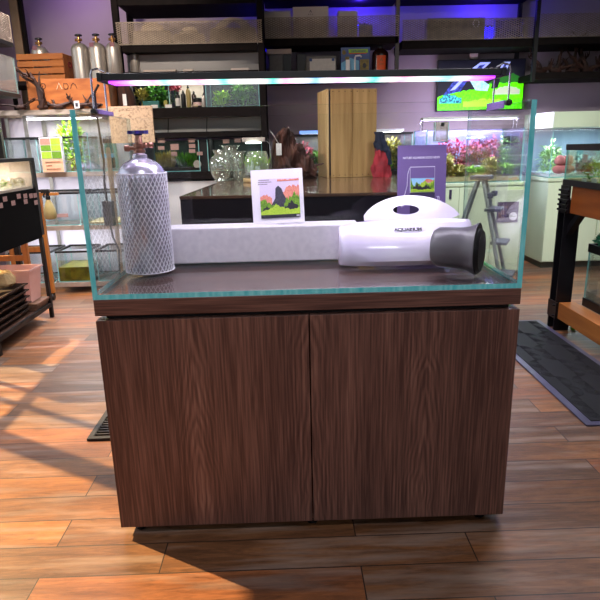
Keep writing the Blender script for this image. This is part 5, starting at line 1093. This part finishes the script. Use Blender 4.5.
# corner shelf and the frosted tank high at the left edge
cs_ = thing('corner_shelf', 'black steel corner shelf with a mesh lip high at the left edge', 'shelf', (-2.30, 2.45, 0))
for (x, y) in ((.20, .30), (-.3, .30), (-.3, -.35)): MB().box(x-.018, x+.018, y-.018, y+.018, 0, 2.6).build('post', 'blackmetal', cs_)
MB().box(-.318, .40, -.36, .281, 1.53, 1.556).build('lower_board', 'blackmetal', cs_); MB().box(-.318, .40, -.36, .281, 1.862, 1.888).build('upper_board', 'blackmetal', cs_)
lm = expanded(MB(), -.36, .28, 1.89, 2.06, 0, .028, .013, .003, .003, 'y', .395); lm.box(.394, .400, -.36, .281, 1.8885, 1.892); lm.box(.394, .400, .2755, .281, 1.8925, 2.06); lm.build('mesh_lip', 'lips', cs_)
uf = thing('frosted_tank', 'frosted glass tank on the high corner shelf at the left edge', 'aquarium', (-2.115, 2.14, 1.557))
glass_tank(uf, .42, .58, .235, 'frost', None, .008); MB().box(-.205, .205, .006, .57, .0082, .016).build('base_liner', 'black', uf)
uf.location.z = 1.5575

# ================================================================== steel and timber rack at the right
rr_ = thing('steel_rack', 'black steel and timber tank rack at the right edge', 'rack', (1.62, .55, 0))
def ibeam(y):
    m_ = MB().box(-.01, .085, y-.045, y-.035, 0, .82).box(-.01, .085, y+.035, y+.045, 0, .82).box(.032, .044, y-.0345, y+.0345, 0, .82)
    m_.build('post', 'blacksteel', rr_)
    b = MB()
    for k in range(5): b.box(-.012, -.0005, y-.06, y+.06, .75+.029*k, .762+.029*k)
    b.box(-.0004, .009, y-.055, y+.055, .735, .90); b.build('bracket_plate', 'blacksteel', rr_)
    for z in (.10, .165): MB().lathe([(.006, -.03), (.006, -.0), (.012, .0005), (.012, .008)], (.0, y-.04, z), 8, 'x').build('bolt', 'blacksteel', rr_)
    MB().prism([(0, 0), (.14, .14), (.11, .155), (0, .06)], .012, .05, Matrix(((0, 0, 1, 0), (-1, 0, 0, y-.036), (0, 1, 0, .60), (0, 0, 0, 1)))).build('brace', 'blacksteel', rr_)
    b2 = MB().box(-.012, -.001, y-.055, y+.055, .08, .185); b2.build('lower_plate', 'blacksteel', rr_)
for y in (1.34, .05): ibeam(y)
MB().box(.010, .065, -.10, 1.279, .742, .90).build('timber_beam', 'beamred', rr_, bevel=.003); MB().box(.48, .535, -.10, 1.34, .742, .90).build('timber_beam', 'beamred', rr_, bevel=.003)
MB().box(.0, .10, -.10, 1.279, .085, .19).build('timber_beam', 'beam', rr_, bevel=.003); MB().box(.46, .535, -.10, 1.34, .085, .19).build('timber_beam', 'beam', rr_, bevel=.003)
gt = thing('green_tank', 'black-rimmed tank of green plants with white labels on the right rack', 'aquarium', (1.885, .75, .901))
gt.rotation_euler = (0, 0, 0)
light('green_tank_fill', 'AREA', (1.885, 1.5, 1.10), 4, (.9, 1, .92), .35, .5, target=(1.885, 1.5, 0))  # unseen area light added inside the tank to brighten the plants
glass_tank(gt, .52, 1.18, .235, 'greenglass', 'black', .030, base=True)
MB().box(-.24, .24, .01, 1.17, .0066, .04).build('substrate', 'sand', gt); MB().box(.215, .225, .01, 1.17, .041, .21).build('back_film', 'tealfilm', gt)
for i, (x, y, h, m, lab) in enumerate(((1.70, 1.70, .10, 'green', 'leafy green plant at the far end of the green tank'), (1.80, 1.70, .17, 'teallf', 'teal fern at the far end of the green tank'), (1.72, 1.56, .08, 'lime', 'low lime plant left in the green tank'), (1.74, 1.44, .07, 'pinkleaf', 'pink plant in the middle of the green tank'), (1.73, 1.30, .09, 'paleleaf', 'pale plant in the middle of the green tank'), (1.85, 1.42, .16, 'green', 'green bush at the back of the green tank'), (1.75, 1.16, .15, 'lime', 'yellow-green plant near the front end of the green tank'), (1.86, 1.56, .15, 'teallf', 'teal bush beside the green bush in the green tank'), (1.83, 1.22, .18, 'teallf', 'tall teal fern near the front end of the green tank'))):
    plant('aquarium_plant', lab, x, y, .942, m, 'bush', h, .055, 180, .035, .016, 500+i, 'plants in the green tank')
for i, (u, v, lab) in enumerate(((585.5, 158.5, 'upper white label on the green tank'), (584.5, 182, 'lower left white label on the green tank'), (594.5, 182.5, 'lower right white label on the green tank'))):
    p = atx(u, v, 1.636); solo(MB().box(-.0015, 0, -.027, .027, -.022, .022), 'tank_label', 'labelwhite', lab, 'label', (1.634, p.y, p.z), group='labels on the green tank')
lt = thing('low_tank', 'black-rimmed glass tank on the lower timber beam of the right rack', 'aquarium', (1.99, .62, .191))
glass_tank(lt, .52, 1.13, .375, 'glasslow', 'black', .045, base=True)
MB().box(-.25, .25, .01, 1.12, .0066, .09).build('sand_bed', 'sandgrey', lt)
solo(MB().blob((0, 0, .13), .10, .13, .13, 16, 10, .12, random.Random(9), -.13), 'blue_bundle', 'navyblue', 'dark blue crumpled bundle inside the low tank', 'bundle', (1.96, 1.42, .284))
solo(MB().box(-.13, .13, -.2, .2, 0, .34), 'blue_crate', 'navyblue', 'dark blue plastic crate standing in the low tank', 'crate', (2.0, 1.05, .284), bevel=.01)
solo(bush(MB(), .05, .035, .05, 90, .04, .03, rnd), 'green_scrap', 'teallf', 'bright green leaf scrap on the rim of the low tank', 'plant', (1.79, 1.70, .5715))
solo(MB().blob((0, 0, .012), .018, .02, .012, 10, 7, .1), 'green_scrap', 'green', 'tiny green scrap on the floor beside the rack post', 'scrap', (1.735, 1.84, .001))
